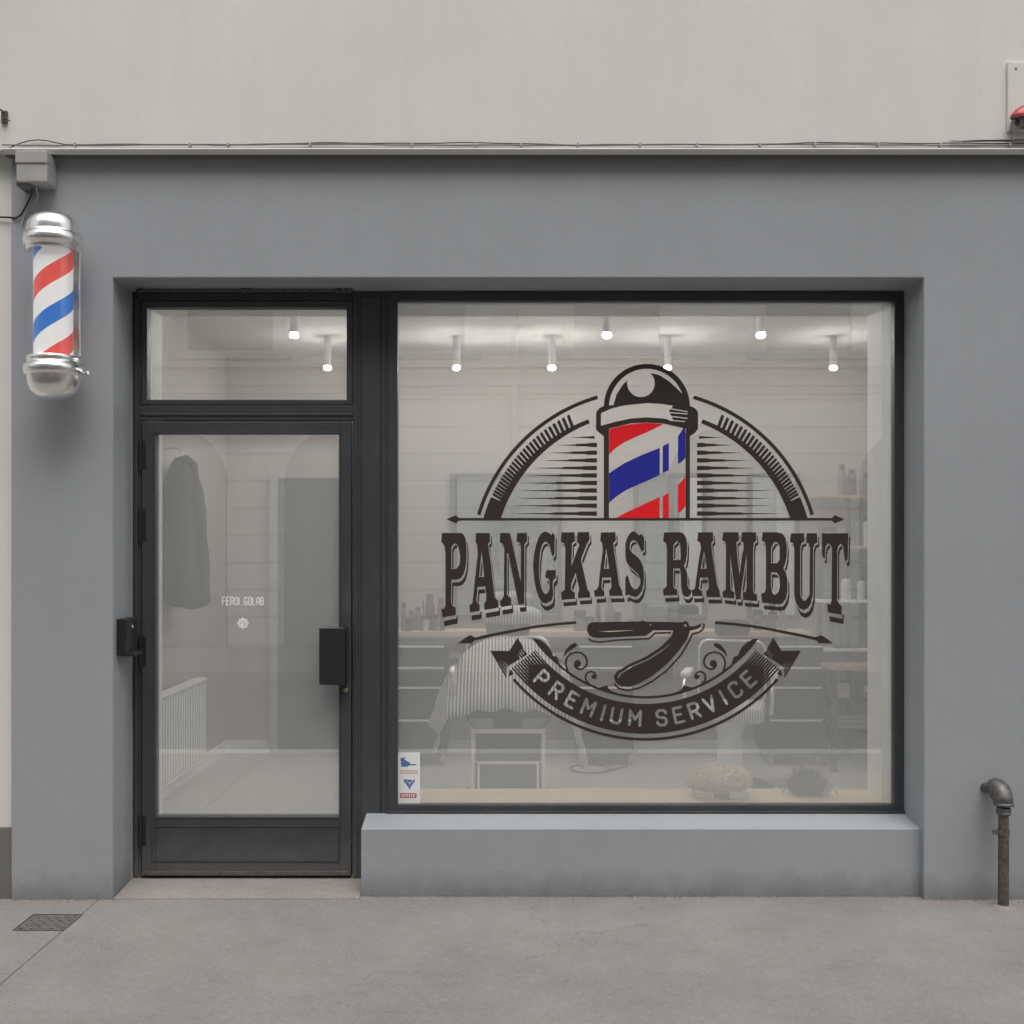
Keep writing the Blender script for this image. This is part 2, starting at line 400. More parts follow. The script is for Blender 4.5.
# metal frame
def fx(u): return X(u, FY)
def fz(v): return Z(v, FY)
def bars(mb, u0, u1, v0, v1, y0, y1, l, r, t, b):   # rectangular ring in frame-plane pixels
    x0, x1, z0, z1 = fx(u0), fx(u1), fz(v1), fz(v0)
    k = FY
    xl, xr, zb, zt = fx(u0+l), fx(u1-r), fz(v1-b), fz(v0+t)
    mb.box(x0, xl, y0, y1, z0, z1); mb.box(xr, x1, y0, y1, z0, z1)
    mb.box(xl, xr, y0, y1, zt, z1); mb.box(xl, xr, y0, y1, z0, zb)
fr = MB()
fr.box(XL+.001, fx(140.5), .262, .33, .02, ZT-.001)                 # hinge-side jamb
fr.box(fx(134), fx(138), .254, .262, .03, ZT-.03)
fr.box(fx(140.5), fx(352.5), .262, .33, fz(300), ZT-.001)           # head
fr.box(fx(140.5), fx(352.5), .258, .33, fz(420), fz(405))           # transom bar
fr.box(fx(140.5), fx(352.5), .252, .258, fz(415.5), fz(413))
fr.box(fx(352.5), fx(388), .255, .33, .02, ZT-.001)                 # mullion
fr.box(fx(355), fx(357.5), .249, .255, .03, ZT-.02); fr.box(fx(382), fx(385), .249, .255, .03, ZT-.02)
fr.box(fx(362), fx(380), .246, .255, .03, ZT-.03)
fr.build('storefront_frame', M['frame'], shop, bevel=.002)
# transom light
tl = MB(); bars(tl, 141, 352, 300.5, 404.5, .255, .32, 5.6, 5.6, 6.6, 5)
tl = tl.build('transom_window', M['frame'], shop, bevel=.003)
MB().box(fx(145), fx(348), .283, .291, fz(401), fz(305)).build('pane', M['glass'], tl)
# door leaf
dl = MB(); bars(dl, 141.5, 351, 421.5, 876, .252, .315, 13.6, 11.6, 12, 59.3)
door = dl.build('door', M['frame'], shop, bevel=.003)
MB().box(fx(154), fx(341), .281, .289, fz(818), fz(433)).build('pane', M['glass'], door)
kp = MB(); bars(kp, 151, 339.5, 825.5, 862, .2485, .252, 1.6, 1.6, 1.6, 1.6)
kp.build('kick_panel', M['frame2'], door, bevel=.001)
bd = MB(); bars(bd, 153.6, 340.4, 432, 818.5, .2485, .252, 1.5, 1.5, 1.5, 1.5)
bd.build('glazing_bead', M['frame2'], door, bevel=.001)
MB().box(fx(142.5), fx(350), .244, .2515, fz(875), fz(871)).build('drip_strip', M['cast'], door, bevel=.001)
for va, vb in ((440, 470), (508, 542), (636, 667), (815, 847)):
    h = MB()
    zz = [fz(vb), fz((va+2*vb)/3), fz((2*va+vb)/3), fz(va)]
    for a, b in zip(zz[:-1], zz[1:]): h.lathe([(.0075, a+.001), (.0075, b-.001)], (fx(140.5), .247, 0), 12)
    h.box(fx(141), fx(146), .2495, .252, fz(vb)+.005, fz(va)-.005)
    h.build('hinge', M['black'], door)
hb = MB()
hy0 = .165
hb.box(X(319, hy0), X(345, hy0), hy0, .2525, Z(685, hy0), Z(628, hy0)); 
hb.build('pull_handle', M['black'], door, bevel=.003)
MB().lathe([(.011, .0), (.011, -.012), (.009, -.016), (.004, -.016)], (fx(346), .252, fz(690)), 18, 'y').build('lock_cylinder', M['brass'], door)
# shop window frame
wf = MB(); bars(wf, 388, 904, 291, 812, .25, .2965, 9.5, 9.5, 10, 7)
wf.box(fx(386), fx(905), .236, .25, fz(813), fz(810.5))
wf = wf.build('shop_window', M['frame'], shop, bevel=.002)
MB().box(fx(396), fx(896), .285, .293, fz(807), fz(299)).build('pane', M['glass'], wf)
gb = MB(); bars(gb, 395.5, 896.5, 299, 807, .272, .285, 1.2, 1.2, 1.2, 1.2); gb.build('gasket', M['black'], wf)
# metal rail under the lintel
rl = thing('awning_rail', 'thin metal rail under the lintel above the door', 'rail')
MB().tube([(X(136, .2), .2, Z(290.5, .2)), (X(353, .2), .2, Z(290.5, .2))], .006, 10).build('rod', M['iron'], rl)
for u in (140, 243, 250, 338, 346): MB().box(X(u, .2)-.008, X(u, .2)+.008, .19, .215, Z(290.5, .2)-.009, ZT).build('bracket', M['iron'], rl, bevel=.001)

# ------------------------------------------------------------------ vinyl art by planar subdivision
class Art:
    def __init__(s): s.shapes = []
    def poly(s, pts, c='ink', holes=()): s.shapes.append((c, [pts], list(holes))); return s
    def many(s, polys, c): s.shapes.append((c, polys, [])); return s
    def stroke(s, pts, w, c='ink', closed=False, disc=True):
        ps = []; n = len(pts); ww = w if isinstance(w, (list, tuple)) else [w]*n
        for i in range(n if closed else n-1):
            (x0, y0), (x1, y1) = pts[i], pts[(i+1) % n]
            d = math.hypot(x1-x0, y1-y0)
            if d < 1e-6: continue
            nx, ny = -(y1-y0)/d/2, (x1-x0)/d/2; a, b = ww[i], ww[(i+1) % n]
            ps.append([(x0+nx*a, y0+ny*a), (x1+nx*b, y1+ny*b), (x1-nx*b, y1-ny*b), (x0-nx*a, y0-ny*a)])
        if disc:
            for i, (x, y) in enumerate(pts):
                if closed or 0 < i < n-1: ps.append([(x+ww[i]/2*math.cos(2*PI*k/10+.1), y+ww[i]/2*math.sin(2*PI*k/10+.1)) for k in range(10)])
        s.shapes.append((c, ps, [])); return s
    def circle(s, x, y, r, c='ink', ry=None, n=36):
        return s.poly([(x+r*math.cos(2*PI*k/n), y+(ry or r)*math.sin(2*PI*k/n)) for k in range(n)], c)
    def solve(s):
        vs = []; fs = []; owner = []
        for i, (c, outs, holes) in enumerate(s.shapes):
            for hole, loops in ((False, outs), (True, holes)):
                for p in loops:
                    a = sum(p[k][0]*p[(k+1) % len(p)][1]-p[(k+1) % len(p)][0]*p[k][1] for k in range(len(p)))
                    if abs(a) < 1e-7: continue
                    if a < 0: p = p[::-1]
                    o = len(vs); vs += [Vector(q) for q in p]; fs.append(list(range(o, o+len(p)))); owner.append((i, hole))
        V, E, Fc, _, _, OF = delaunay_2d_cdt(vs, [], fs, 1, 1e-4, True)
        res = {}
        for f, ids in zip(Fc, OF):
            ins = set(); hol = set()
            for k in ids: (hol if owner[k][1] else ins).add(owner[k][0])
            ins -= hol
            if not ins: continue
            c = s.shapes[max(ins)][0]
            if c: res.setdefault(c, []).append(f)
        return V, res
def art_objects(art, y, names, parent, push=0):
    V, res = art.solve(); objs = []
    for c, faces in res.items():
        used = sorted({i for f in faces for i in f}); mp = {k: j for j, k in enumerate(used)}
        mb = MB(); mb.flat = True
        mb.add([(X(V[k].x, y), y-push, Z(V[k].y, y)) for k in used], [[mp[i] for i in f] for f in faces])
        objs.append(mb.build(names[c][0], names[c][1], parent))
    return objs

DY = .2843
decal = thing('window_decal', 'large round PANGKAS RAMBUT barber emblem in black, red and blue vinyl on the shop window', 'window decal', (0, 0, 0))
CX, CY = 645.5, 564.5
def pol(r, deg): return (CX+r*math.sin(math.radians(deg)), CY-r*math.cos(math.radians(deg)))   # 0 = up, clockwise
def arcband(r0, r1, a0, a1, n=40, r1b=None):
    o = [pol(r1+((r1b-r1)*k/n if r1b is not None else 0), a0+(a1-a0)*k/n) for k in range(n+1)]
    i = [pol(r0, a1-(a1-a0)*k/n) for k in range(n+1)]
    return o+i
# --- big lettering
SCL = 9.757
def L(u0, pts): return [(u0+x/SCL, 524+y/SCL) for x, y in pts]
LET = [
 (436, [(58,88),(250,88),(275,110),(290,150),(298,220),(298,330),(290,420),(270,490),(240,530),(200,543),(150,543),(148,770),(165,800),(192,818),(192,888),(120,900),(62,913),(53,822),(75,832),(92,800),(92,300),(85,220),(70,192),(52,178)],
   [[(150,230),(165,200),(190,188),(212,208),(225,250),(235,300),(235,370),(222,410),(200,438),(150,440)]], 8.8),
 (436, [(390,88),(525,88),(527,172),(510,190),(515,260),(530,340),(545,480),(560,600),(575,720),(595,740),(606,745),(608,815),(540,828),(470,838),(470,775),(490,750),(490,690),(482,608),(405,615),(400,690),(393,740),(402,765),(425,785),(425,848),(330,862),(325,775),(338,790),(355,770),(365,690),(378,560),(392,430),(407,300),(402,200),(386,178)],
   [[(445,260),(470,515),(420,518)]], 8.0),
 (490, [(100,88),(195,88),(300,560),(302,220),(290,185),(258,170),(265,88),(360,85),(362,165),(345,185),(336,205),(336,780),(278,785),(178,285),(165,285),(165,680),(180,705),(205,725),(207,795),(105,812),(100,745),(115,742),(135,700),(140,240),(125,195),(96,178)], [], 7.6),
 (530, [(218,80),(242,110),(240,290),(220,320),(205,270),(195,215),(175,185),(150,172),(125,190),(105,240),(92,330),(88,430),(92,520),(105,600),(125,660),(150,685),(175,670),(190,640),(192,560),(180,530),(160,530),(148,512),(160,450),(252,450),(252,520),(235,540),(222,560),(222,600),(227,690),(215,740),(190,760),(150,775),(120,765),(90,725),(60,640),(40,540),(30,400),(40,300),(60,200),(90,120),(120,85),(150,72),(190,90),(212,110)], [], 7.4),
 (530, [(308,82),(435,80),(437,168),(410,185),(405,410),(482,200),(457,175),(465,80),(575,78),(582,155),(560,185),(497,345),(562,640),(584,665),(587,717),(470,724),(468,680),(482,640),(445,475),(402,590),(402,640),(415,655),(437,668),(440,730),(310,740),(302,670),(340,640),(345,240),(335,190),(300,172)], [], 6.4),
 (590, [(108,82),(248,80),(252,165),(228,185),(235,260),(260,420),(285,600),(310,640),(320,700),(190,702),(186,650),(210,620),(205,520),(120,525),(113,590),(113,630),(138,655),(140,702),(48,710),(40,648),(65,640),(85,600),(100,440),(125,260),(120,185),(100,162)],
   [[(158,236),(187,435),(136,438)]], 6.4),
 (590, [(425,68),(450,85),(480,112),(500,95),(527,130),(529,250),(505,272),(490,240),(470,190),(440,160),(410,162),(390,190),(387,240),(410,280),(450,310),(490,350),(520,420),(527,500),(522,590),(502,660),(470,702),(440,712),(400,702),(372,685),(365,702),(345,690),(345,520),(370,500),(385,560),(405,610),(435,640),(465,630),(490,590),(492,540),(470,490),(430,450),(390,420),(355,370),(345,300),(345,200),(360,140),(390,90)], [], 6.4),
 (656, [(80,82),(245,80),(275,100),(295,140),(304,200),(302,300),(287,380),(272,410),(292,440),(307,500),(308,600),(325,635),(347,645),(337,690),(310,712),(275,705),(255,675),(245,600),(242,480),(232,433),(168,433),(168,600),(180,630),(207,642),(209,692),(75,698),(68,638),(105,610),(108,260),(100,190),(70,168)],
   [[(170,200),(205,163),(236,195),(241,300),(239,350),(168,352)]], 6.4),
 (656, [(412,82),(555,80),(560,160),(540,185),(545,260),(570,420),(595,590),(620,650),(627,714),(495,712),(490,660),(516,630),(512,545),(507,520),(430,525),(425,590),(418,630),(450,655),(452,702),(355,702),(348,650),(380,630),(395,520),(420,340),(440,230),(430,182),(403,162)],
   [[(468,258),(497,436),(438,438)]], 6.3),
 (715, [(80,80),(228,80),(234,162),(208,180),(215,290),(240,500),(265,300),(280,240),(278,185),(253,162),(262,80),(400,80),(404,162),(380,180),(372,240),(372,650),(385,680),(412,690),(410,752),(275,740),(270,670),(300,660),(310,600),(308,290),(255,660),(250,737),(205,735),(195,660),(150,310),(150,620),(160,650),(190,665),(188,727),(78,715),(73,660),(105,640),(108,250),(105,180),(70,158)], [], 6.4),
 (715, [(465,80),(605,80),(660,95),(690,140),(702,230),(697,330),(680,400),(667,430),(690,470),(707,540),(707,650),(695,720),(660,775),(620,782),(460,767),(450,680),(485,670),(497,630),(498,250),(490,182),(456,162)],
   [[(548,230),(580,175),(610,180),(630,220),(630,350),(605,384),(548,382)], [(546,470),(605,473),(630,520),(634,600),(622,660),(590,692),(563,682),(546,600)]], 6.6),
 (785, [(60,90),(185,90),(190,172),(160,187),(150,230),(148,690),(165,730),(185,752),(210,740),(240,690),(245,230),(230,187),(206,182),(212,90),(310,90),(317,180),(285,197),(275,240),(272,680),(255,770),(225,820),(185,840),(140,820),(110,770),(90,690),(90,240),(80,187),(48,172)], [], 8.0),
 (785, [(362,90),(617,90),(612,340),(590,370),(578,300),(570,220),(545,192),(520,215),(510,260),(508,740),(530,780),(555,805),(550,887),(418,862),(413,773),(445,790),(455,740),(460,260),(450,210),(425,187),(400,210),(390,260),(390,330),(380,340),(362,300)], [], 9.2),
]
let = Art()
for u0, o, hs, dyb in LET:
    o = L(u0, o); hs = [L(u0, h) for h in hs]
    vb = max(p[1] for p in o); vt = 532.5
    def sh(k, p): 
        q = (p[1]-vt)/(vb-vt)
        return (p[0]+k*2.0, p[1]+k*(3.6+(dyb-3.6)*q))
    let.poly([sh(1, p) for p in o], 'ink', [[sh(1, p) for p in h] for h in hs])
    let.poly([sh(.42, p) for p in o], None, [[sh(.42, p) for p in h] for h in hs])
    let.stroke(o, 1.7, None, closed=True)
    for h in hs: let.stroke(h, 1.7, None, closed=True)
for u0, o, hs, dyb in LET:
    let.poly(L(u0, o), 'ink', [L(u0, h) for h in hs])
art_objects(let, DY, {'ink': ('lettering', M['ink'])}, decal)

# --- arch, rays and base arrow
ar = Art()
def mir(pts, s): return [((2*CX-x) if s < 0 else x, y) for x, y in pts]
for s in (1, -1):
    ar.poly(arcband(172.2, 175.8, s*16.0, s*73.4), 'ink')
    ar.poly(arcband(151.8, 156.0, s*21.5, s*74.2, 50, 159.0), 'ink')
    ar.poly(arcband(155, 168.6, s*66.4, s*74.2, 10), 'ink')
    a = 28.0; k = 0
    while a < 66.6:
        t = (a-28)/38.4
        w = .62-.10*t
        ar.poly([pol(155, s*(a-w)), pol(168.2, s*(a-w-.5)), pol(168.2, s*(a+w*.72-.5)), pol(155, s*(a+w))], 'ink')
        a += 1.95-.85*t
rows = [437.4, 445, 452.7, 460.4, 468, 475.5, 483, 490.5, 498.2, 505.7, 513.6]
le = [650, 592, 553, 525, 478, 443, 413, 413, 400, 372, 382]
re_ = [388, 435, 473, 512, 542, 585, 578, 622, 615, 622, 670]
for i, v in enumerate(rows):
    for s, xe, xs_ in ((-1, 430+le[i]/4.655, 596.9 if i else 594.5), (1, 640+re_[i]/4.655, 697.1 if i else 699)):
        t = 2.2 if i else 1.3
        m1, m2 = xs_+(xe-xs_)*.22, xs_+(xe-xs_)*.52
        ar.poly([(xs_, v-t), (m1, v-t*.92), (m1, v-t*.66), (m2, v-t*.55), (m2, v-t*.28), (xe, v), (m2, v+t*.42), (m2, v+t*.5), (m1, v+t*.66), (m1, v+t*.86), (xs_, v+t)], 'ink')
ar.poly([(470, 520.5), (821, 520.5), (821, 540), (470, 540)], None)
ar.poly([(458, 518.0), (833, 518.0), (833, 520.6), (458, 520.6)], 'ink')
for s in (1, -1): ar.poly(mir([(844.6, 519.3), (835, 515.2), (830.6, 519.3), (835, 523.4)], s), 'ink')
art_objects(ar, DY, {'ink': ('arch_and_rays', M['ink'])}, decal, .0001)

# --- barber pole emblem
k1 = 7.877
def P1(pts): return [(580+x/k1, 350+y/k1) for x, y in pts]
def P2(pts): return [(580+x/k1, 420+y/k1) for x, y in pts]
bp = Art()
dome = [(646.9+43*math.cos(t), 406.5-42.6*math.sin(t)) for t in [PI*k/30 for k in range(31)]]
bp.poly(dome, 'ink')
bp.poly([(646.9+38*math.cos(t), 408-39.3*math.sin(t)) for t in [PI*k/30 for k in range(31)]], None)
bp.poly(P1([(265,430),(290,345),(340,270),(405,208),(540,180),(620,195),(700,245),(760,300),(822,362),(855,440),(700,440),(500,425),(350,440)]), 'ink')
bp.circle(580+480/k1, 350+262/k1, 109/k1, None)
bp.poly(P1([(188,440),(152,458),(128,490),(126,622),(140,642),(188,678),(188,780),(228,780),(228,620),(400,578),(520,572),(660,580),(835,620),(835,780),(866,780),(866,680),(905,655),(930,620),(930,490),(905,458),(866,440),(700,425),(525,412),(350,425)]), 'ink')
bp.poly(P1([(165,497),(250,460),(350,436),(525,418),(650,425),(735,440),(700,480),(720,520),(735,553),(640,538),(520,530),(400,540),(280,565),(165,597)]), None)
for (x0, y0, x1, y1) in ((735,450,850,482),(720,480,850,500),(735,510,850,535),(725,540,830,560)):
    bp.poly(P1([(x0-35, y0+6), (x1, y1), (x1-6, y1+7), (x0-20, y0+17)]), None)
bp.poly(P2([(188,120),(228,120),(228,780),(188,780)]), 'ink'); bp.poly(P2([(832,100),(866,100),(866,780),(832,780)]), 'ink')
for p in ([(229,72),(300,52),(400,32),(520,22),(660,32),(600,62),(530,95),(430,137),(350,175),(280,222),(229,272)],
          [(285,772),(350,735),(420,702),(628,606),(628,772)], [(652,600),(700,572),(700,772),(652,772)], [(772,515),(785,495),(810,470),(831,440),(831,682),(800,715),(772,735)]):
    bp.poly(P2(p), 'red')
for p in ([(229,420),(280,385),(350,340),(430,302),(500,270),(628,220),(628,432),(500,492),(420,525),(360,555),(290,600),(229,652)], [(652,207),(700,180),(700,396),(652,418)], [(772,130),(790,102),(815,62),(831,70),(831,298),(800,330),(772,348)]):
    bp.poly(P2(p), 'blue')
art_objects(bp, DY, {'ink': ('pole_outline', M['ink']), 'red': ('red_stripes', M['vred']), 'blue': ('blue_stripes', M['vblue'])}, decal, .0002)

# --- side arrows, razor, scrolls
lo = Art()
k3 = 4.655
def P3(pts): return [(430+x/k3, 510+y/k3) for x, y in pts]
for s in (1, -1):
    lo.stroke(mir(P3([(185,606),(260,588),(350,570),(420,556),(500,542),(590,531),(680,524)]), s), [3.2, 3, 2.8, 2.6, 2.6, 2.6, 2.6])
    lo.poly(mir(P3([(130,621),(160,598),(186,582),(214,594),(197,620)]), s), 'ink')
k4 = 6.827
def P4(pts): return [(570+x/k4, 600+y/k4) for x, y in pts]
lo.poly(P4([(118,215),(118,185),(128,163),(150,152),(480,146),(495,138),(515,148),(770,152),(790,142),(808,155),(815,178),(850,180),(880,168),(895,158),(897,172),(872,195),(840,205),(820,207),(800,265),(740,350),(660,440),(560,520),(470,570),(400,592),(350,587),(312,562),(298,525),(318,490),(400,440),(520,385),(620,320),(690,250),(707,205),(570,205),(520,244),(400,249),(200,259),(160,256),(132,242)]), 'ink')
lo.poly(P4([(190,215),(280,210),(430,205),(430,209),(270,219)]), None)
lo.stroke(P4([(330,532),(340,505),(420,455),(540,402),(620,350),(690,295)]), [1.5, 1.5, 1.4, 1.3, 1.2, .6], None)
lo.circle(570+550/k4, 600+170/k4, .9, None, n=10); lo.circle(570+787/k4, 600+174/k4, 1.5, None, n=12)
lo.stroke(P4([(125,264),(150,280),(200,288),(330,273),(540,264),(580,226),(690,223)]), 1.6)
lo.stroke(P4([(302,573),(330,602),(390,618),(470,602),(560,556),(660,482),(760,372),(818,272),(836,232),(880,221),(905,203),(916,178),(912,160)]), 1.7)
k5 = 11.378
def P5(pts): return [(560+x/k5, 640+y/k5) for x, y in pts]
k6 = 10.24
def P6(pts): return [(480+x/k6, 630+y/k6) for x, y in pts]
for s in (1, -1):
    lo.poly(mir(P5([(45,192),(52,140),(85,90),(125,50),(165,33),(192,42),(192,66),(160,90),(120,112),(80,145)]), s), 'ink')
    lo.stroke(mir(P5([(90,350),(70,305),(65,255),(80,200),(120,157),(190,137),(250,152),(295,192),(310,250),(295,300),(252,330),(210,332),(178,305),(167,270)]), s), [2.2, 2, 1.8, 1.8, 1.7, 1.6, 1.7, 1.9, 1.9, 1.8, 1.8, 2, 2.2, 2.4])
    lo.circle(mir([(560+200/k5, 0)], s)[0][0], 640+266/k5, 3.4)
    lo.stroke(mir(P5([(420,548),(340,512),(295,455),(290,402),(318,368),(360,357),(398,380),(408,420),(390,442)]), s), [2, 1.9, 1.8, 1.8, 1.7, 1.7, 1.8, 2, 2])
    lo.circle(mir([(560+380/k5, 0)], s)[0][0], 640+418/k5, 2.1, n=16)
    lo.poly(mir(P5([(405,535),(440,540),(490,530),(535,515),(560,560),(610,590),(700,615),(690,632),(590,605),(500,580),(430,562)]), s), 'ink')
    lo.poly(mir(P6([(540,85),(600,95),(660,130),(710,180),(738,235),(750,266),(780,268),(800,295),(812,345),(860,388),(840,392),(760,330),(680,260),(600,170),(555,110)]), s), 'ink')
lo.poly(arcband(131.6, 133.9, 139.2, 220.8, 60), 'ink')
art_objects(lo, DY, {'ink': ('razor_and_scrolls', M['ink'])}, decal, .0003)

# --- ribbon with PREMIUM SERVICE
rb = Art()
rb.poly(arcband(139.4, 169.2, 180-52.2, 180+52.2, 80), 'ink')
rb.poly(arcband(173.4, 176.2, 180-49, 180+49, 80), 'ink')
for s in (1, -1):
    rb.poly(mir(P6([(103,212),(300,215),(386,78),(486,250),(290,368),(276,395),(270,492)]), s), 'ink')
    rb.poly(mir(P6([(310,402),(347,447),(292,478)]), s), 'ink')
    for k in range(11):                                   # shading lines at the folded end
        r = 141.0+k*2.62
        e = 52.6; q = e-(5.6 if k in (0, 10) else 7.6-1.2*abs(k-5)*-.35+random.uniform(-.8, .8)) 
        q = e-(4.2+abs(k-5)*.75+random.uniform(-.4, .4))
        rb.poly([pol(r-.62, 180+s*e), pol(r+.62, 180+s*e), pol(r+.1, 180+s*q), pol(r-.1, 180+s*q)], None)
    for a, b in (((165, 322), (258, 478)), ((188, 318), (268, 452)), ((211, 316), (272, 420)), ((234, 318), (278, 394)), ((256, 322), (284, 372))):
        rb.stroke(mir(P6([a, b]), s), [.25, .75], None)
    for k in range(4):
        x0, y0 = 385+k*16, 245-k*22
        rb.poly(mir(P6([(x0, y0), (x0+5, y0-3), (x0+34, y0+42), (x0+26, y0+46)]), s), None)
ST = {
 'P': [[(0, 0), (0, 1), (.42, 1), (.58, .86), (.58, .58), (.42, .45), (0, .45)]],
 'R': [[(0, 0), (0, 1), (.42, 1), (.58, .86), (.58, .62), (.42, .48), (0, .48)], [(.3, .48), (.58, 0)]],
 'E': [[(.55, 1), (0, 1), (0, 0), (.55, 0)], [(0, .52), (.45, .52)]],
 'M': [[(0, 0), (0, 1), (.34, .42), (.68, 1), (.68, 0)]],
 'I': [[(0, 0), (0, 1)]],
 'U': [[(0, 1), (0, .14), (.14, 0), (.46, 0), (.6, .14), (.6, 1)]],
 'S': [[(.58, .78), (.58, .88), (.44, 1), (.14, 1), (0, .87), (0, .66), (.12, .54), (.46, .48), (.58, .36), (.58, .14), (.44, 0), (.14, 0), (0, .13), (0, .24)]],
 'V': [[(0, 1), (.31, 0), (.62, 1)]],
 'C': [[(.58, .76), (.58, .87), (.44, 1), (.14, 1), (0, .87), (0, .13), (.14, 0), (.44, 0), (.58, .13), (.58, .24)]],
 'H': [[(0, 0), (0, 1)], [(.55, 0), (.55, 1)], [(0, .5), (.55, .5)]],
 'F': [[(0, 0), (0, 1), (.5, 1)], [(0, .52), (.4, .52)]],
 'N': [[(0, 0), (0, 1), (.55, 0), (.55, 1)]],
 'D': [[(0, 0), (0, 1), (.4, 1), (.55, .85), (.55, .15), (.4, 0), (0, 0)]],
 'G': [[(.55, .8), (.45, 1), (.12, 1), (0, .87), (0, .13), (.12, 0), (.45, 0), (.55, .13), (.55, .45), (.32, .45)]],
 'O': [[(.12, 0), (0, .13), (0, .87), (.12, 1), (.43, 1), (.55, .87), (.55, .13), (.43, 0), (.12, 0)]],
 'L': [[(0, 1), (0, 0), (.5, 0)]],
 'A': [[(0, 0), (0, .8), (.27, 1), (.55, .8), (.55, 0)], [(0, .42), (.55, .42)]],
 'B': [[(0, 0), (0, 1), (.42, 1), (.55, .88), (.55, .62), (.45, .52), (.55, .4), (.55, .12), (.42, 0), (0, 0)], [(0, .52), (.45, .52)]],
}
for ch, a in zip('PREMIUMSERVICE', (42.2, 35.2, 28.5, 21.7, 15.9, 10.9, 3.9, -6.0, -12.4, -18.5, -24.8, -30.3, -35.7, -42.0)):
    wd = max(x for st in ST[ch] for x, _ in st)
    for st in ST[ch]:
        pts = []
        for x, h in st:
            r0 = 154.0-(h-.5)*14.5; t = math.radians(180+a)
            bx, by = CX+154*math.sin(t), CY-154*math.cos(t)
            ca, sa = math.cos(math.radians(a)), math.sin(math.radians(a))
            dx, dy = (x-wd/2)*15.2, -(h-.5)*14.6
            pts.append((bx+dx*ca-dy*sa, by+dx*sa+dy*ca))
        rb.stroke(pts, 2.9, None)
        for px, py in (pts[0], pts[-1]): rb.circle(px, py, 1.3, None, n=8)
art_objects(rb, DY, {'ink': ('ribbon', M['ink'])}, decal, .0004)

# --- small white lettering on the door glass
dt = Art(); yd = .2805
def word(txt, u, v, h, w, gap, lw):
    global dt
    for ch in txt:
        wd = max(x for st in ST[ch] for x, _ in st) or .12
        for st in ST[ch]: dt.stroke([(u+x*w/.55, v-hh*h) for x, hh in st], lw, 'w')
        u += wd*w/.55+gap
dlt = thing('door_lettering', 'small white lettering with a round blossom mark below on the door glass', 'door lettering')
for txt, u in (('FEROI', 222.6), ('GOLAB', 244.4)):
    word(txt, u, 604.9, 7.6, 2.65, 1.5, 1.2)
    art_objects(dt, yd, {'w': ('word', M['vwhite'])}, dlt); dt = Art()
dt.circle(243, 623.2, 4.8, 'w')
for a in range(8): dt.circle(243+4.5*math.cos(a*PI/4), 623.2+4.5*math.sin(a*PI/4), 1.4, 'w', n=8)
for bx, by in ((240.9, 622.8), (243.4, 621.8), (245.2, 624.6)): dt.stroke([(bx-.9, by+1.4), (bx+.7, by-1.5)], .7, None)
art_objects(dt, yd, {'w': ('blossom_mark', M['vwhite'])}, dlt)

# --- sticker in the window corner
st = Art(); k7 = 12.8
def P7(pts): return [(380+x/k7, 740+y/k7) for x, y in pts]
stk = thing('sticker', 'white sticker strip with blue and red marks in the lower left window corner', 'sticker')
st.poly(P7([(232, 157), (512, 157), (512, 817), (232, 817)]), 'w')
st.poly(P7([(260, 235), (290, 225), (330, 220), (335, 228), (300, 238), (345, 270), (385, 290), (385, 308), (465, 308), (465, 325), (380, 325), (350, 342), (262, 342), (275, 318), (258, 300), (275, 285), (262, 262)]), 'b')
st.poly(P7([(298, 505), (345, 500), (350, 520), (365, 505), (390, 505), (400, 520), (450, 505), (440, 540), (400, 590), (378, 640), (360, 600), (335, 570), (310, 540)]), 'c')
st.poly(P7([(365, 540), (390, 535), (380, 580)]), 'w'); st.poly(P7([(330, 525), (345, 540), (335, 548)]), 'w'); st.poly(P7([(410, 530), (425, 525), (405, 560)]), 'w')
st.poly(P7([(258, 385), (480, 385), (480, 435), (258, 435)]), 'p')
for k in range(9): st.poly(P7([(270+k*23, 395), (279+k*23, 395), (279+k*23, 424), (270+k*23, 424)]), 'w')
st.poly(P7([(258, 680), (470, 680), (470, 742), (258, 745)]), 'r')
for k in range(6): st.poly(P7([(285+k*29, 692), (298+k*29, 692), (294+k*29, 728), (281+k*29, 728)]), 'w')
art_objects(st, DY, {'w': ('paper', M['vwhite']), 'b': ('blue_mark', M['pblue']), 'c': ('blue_mark', M['pblue']), 'p': ('pale_red_line', M['ppink']), 'r': ('red_line', M['pred'])}, stk)

# ------------------------------------------------------------------ things on the facade
# barber pole: local origin at the axis, middle height
py = -.16; pxx = X(53.5, py); pz0 = Z(397, py)
def pz(v): return Z(v, py)-pz0
bpole = thing('barber_pole', 'chrome wall mounted barber pole with red, white and blue spiral in a glass tube', 'barber pole', (pxx, py, pz0))
PXM = (CD+py)/F
def prof(lst): return [(r*PXM, pz(v)) for r, v in lst]
MB().lathe(prof([(23.5, 358), (23.5, 250)]), n=40).build('glass_tube', M['tube'], bpole)
MB().lathe(prof([(18.7, 360), (18.7, 248)]), n=48).build('striped_cylinder', M['pole'], bpole)
MB().lathe(prof([(24.5, 252), (26, 250), (26, 246.5), (28.2, 246), (28.6, 241), (28.2, 236), (26.5, 235.5), (26, 233)]), n=40).build('collar', M['chrome'], bpole)
MB().lathe(prof([(25.6, 233.5), (25.6, 229), (24.6, 224), (22, 219.5), (17, 216), (9, 214), (2, 213.6)]), n=40).build('dome_cap', M['chrome'], bpole)
MB().lathe(prof([(26, 376), (28, 374.5), (28.6, 370), (28, 365.5), (25.5, 365), (25, 361), (26, 359), (24.5, 357)]), n=40).build('collar', M['chrome'], bpole)
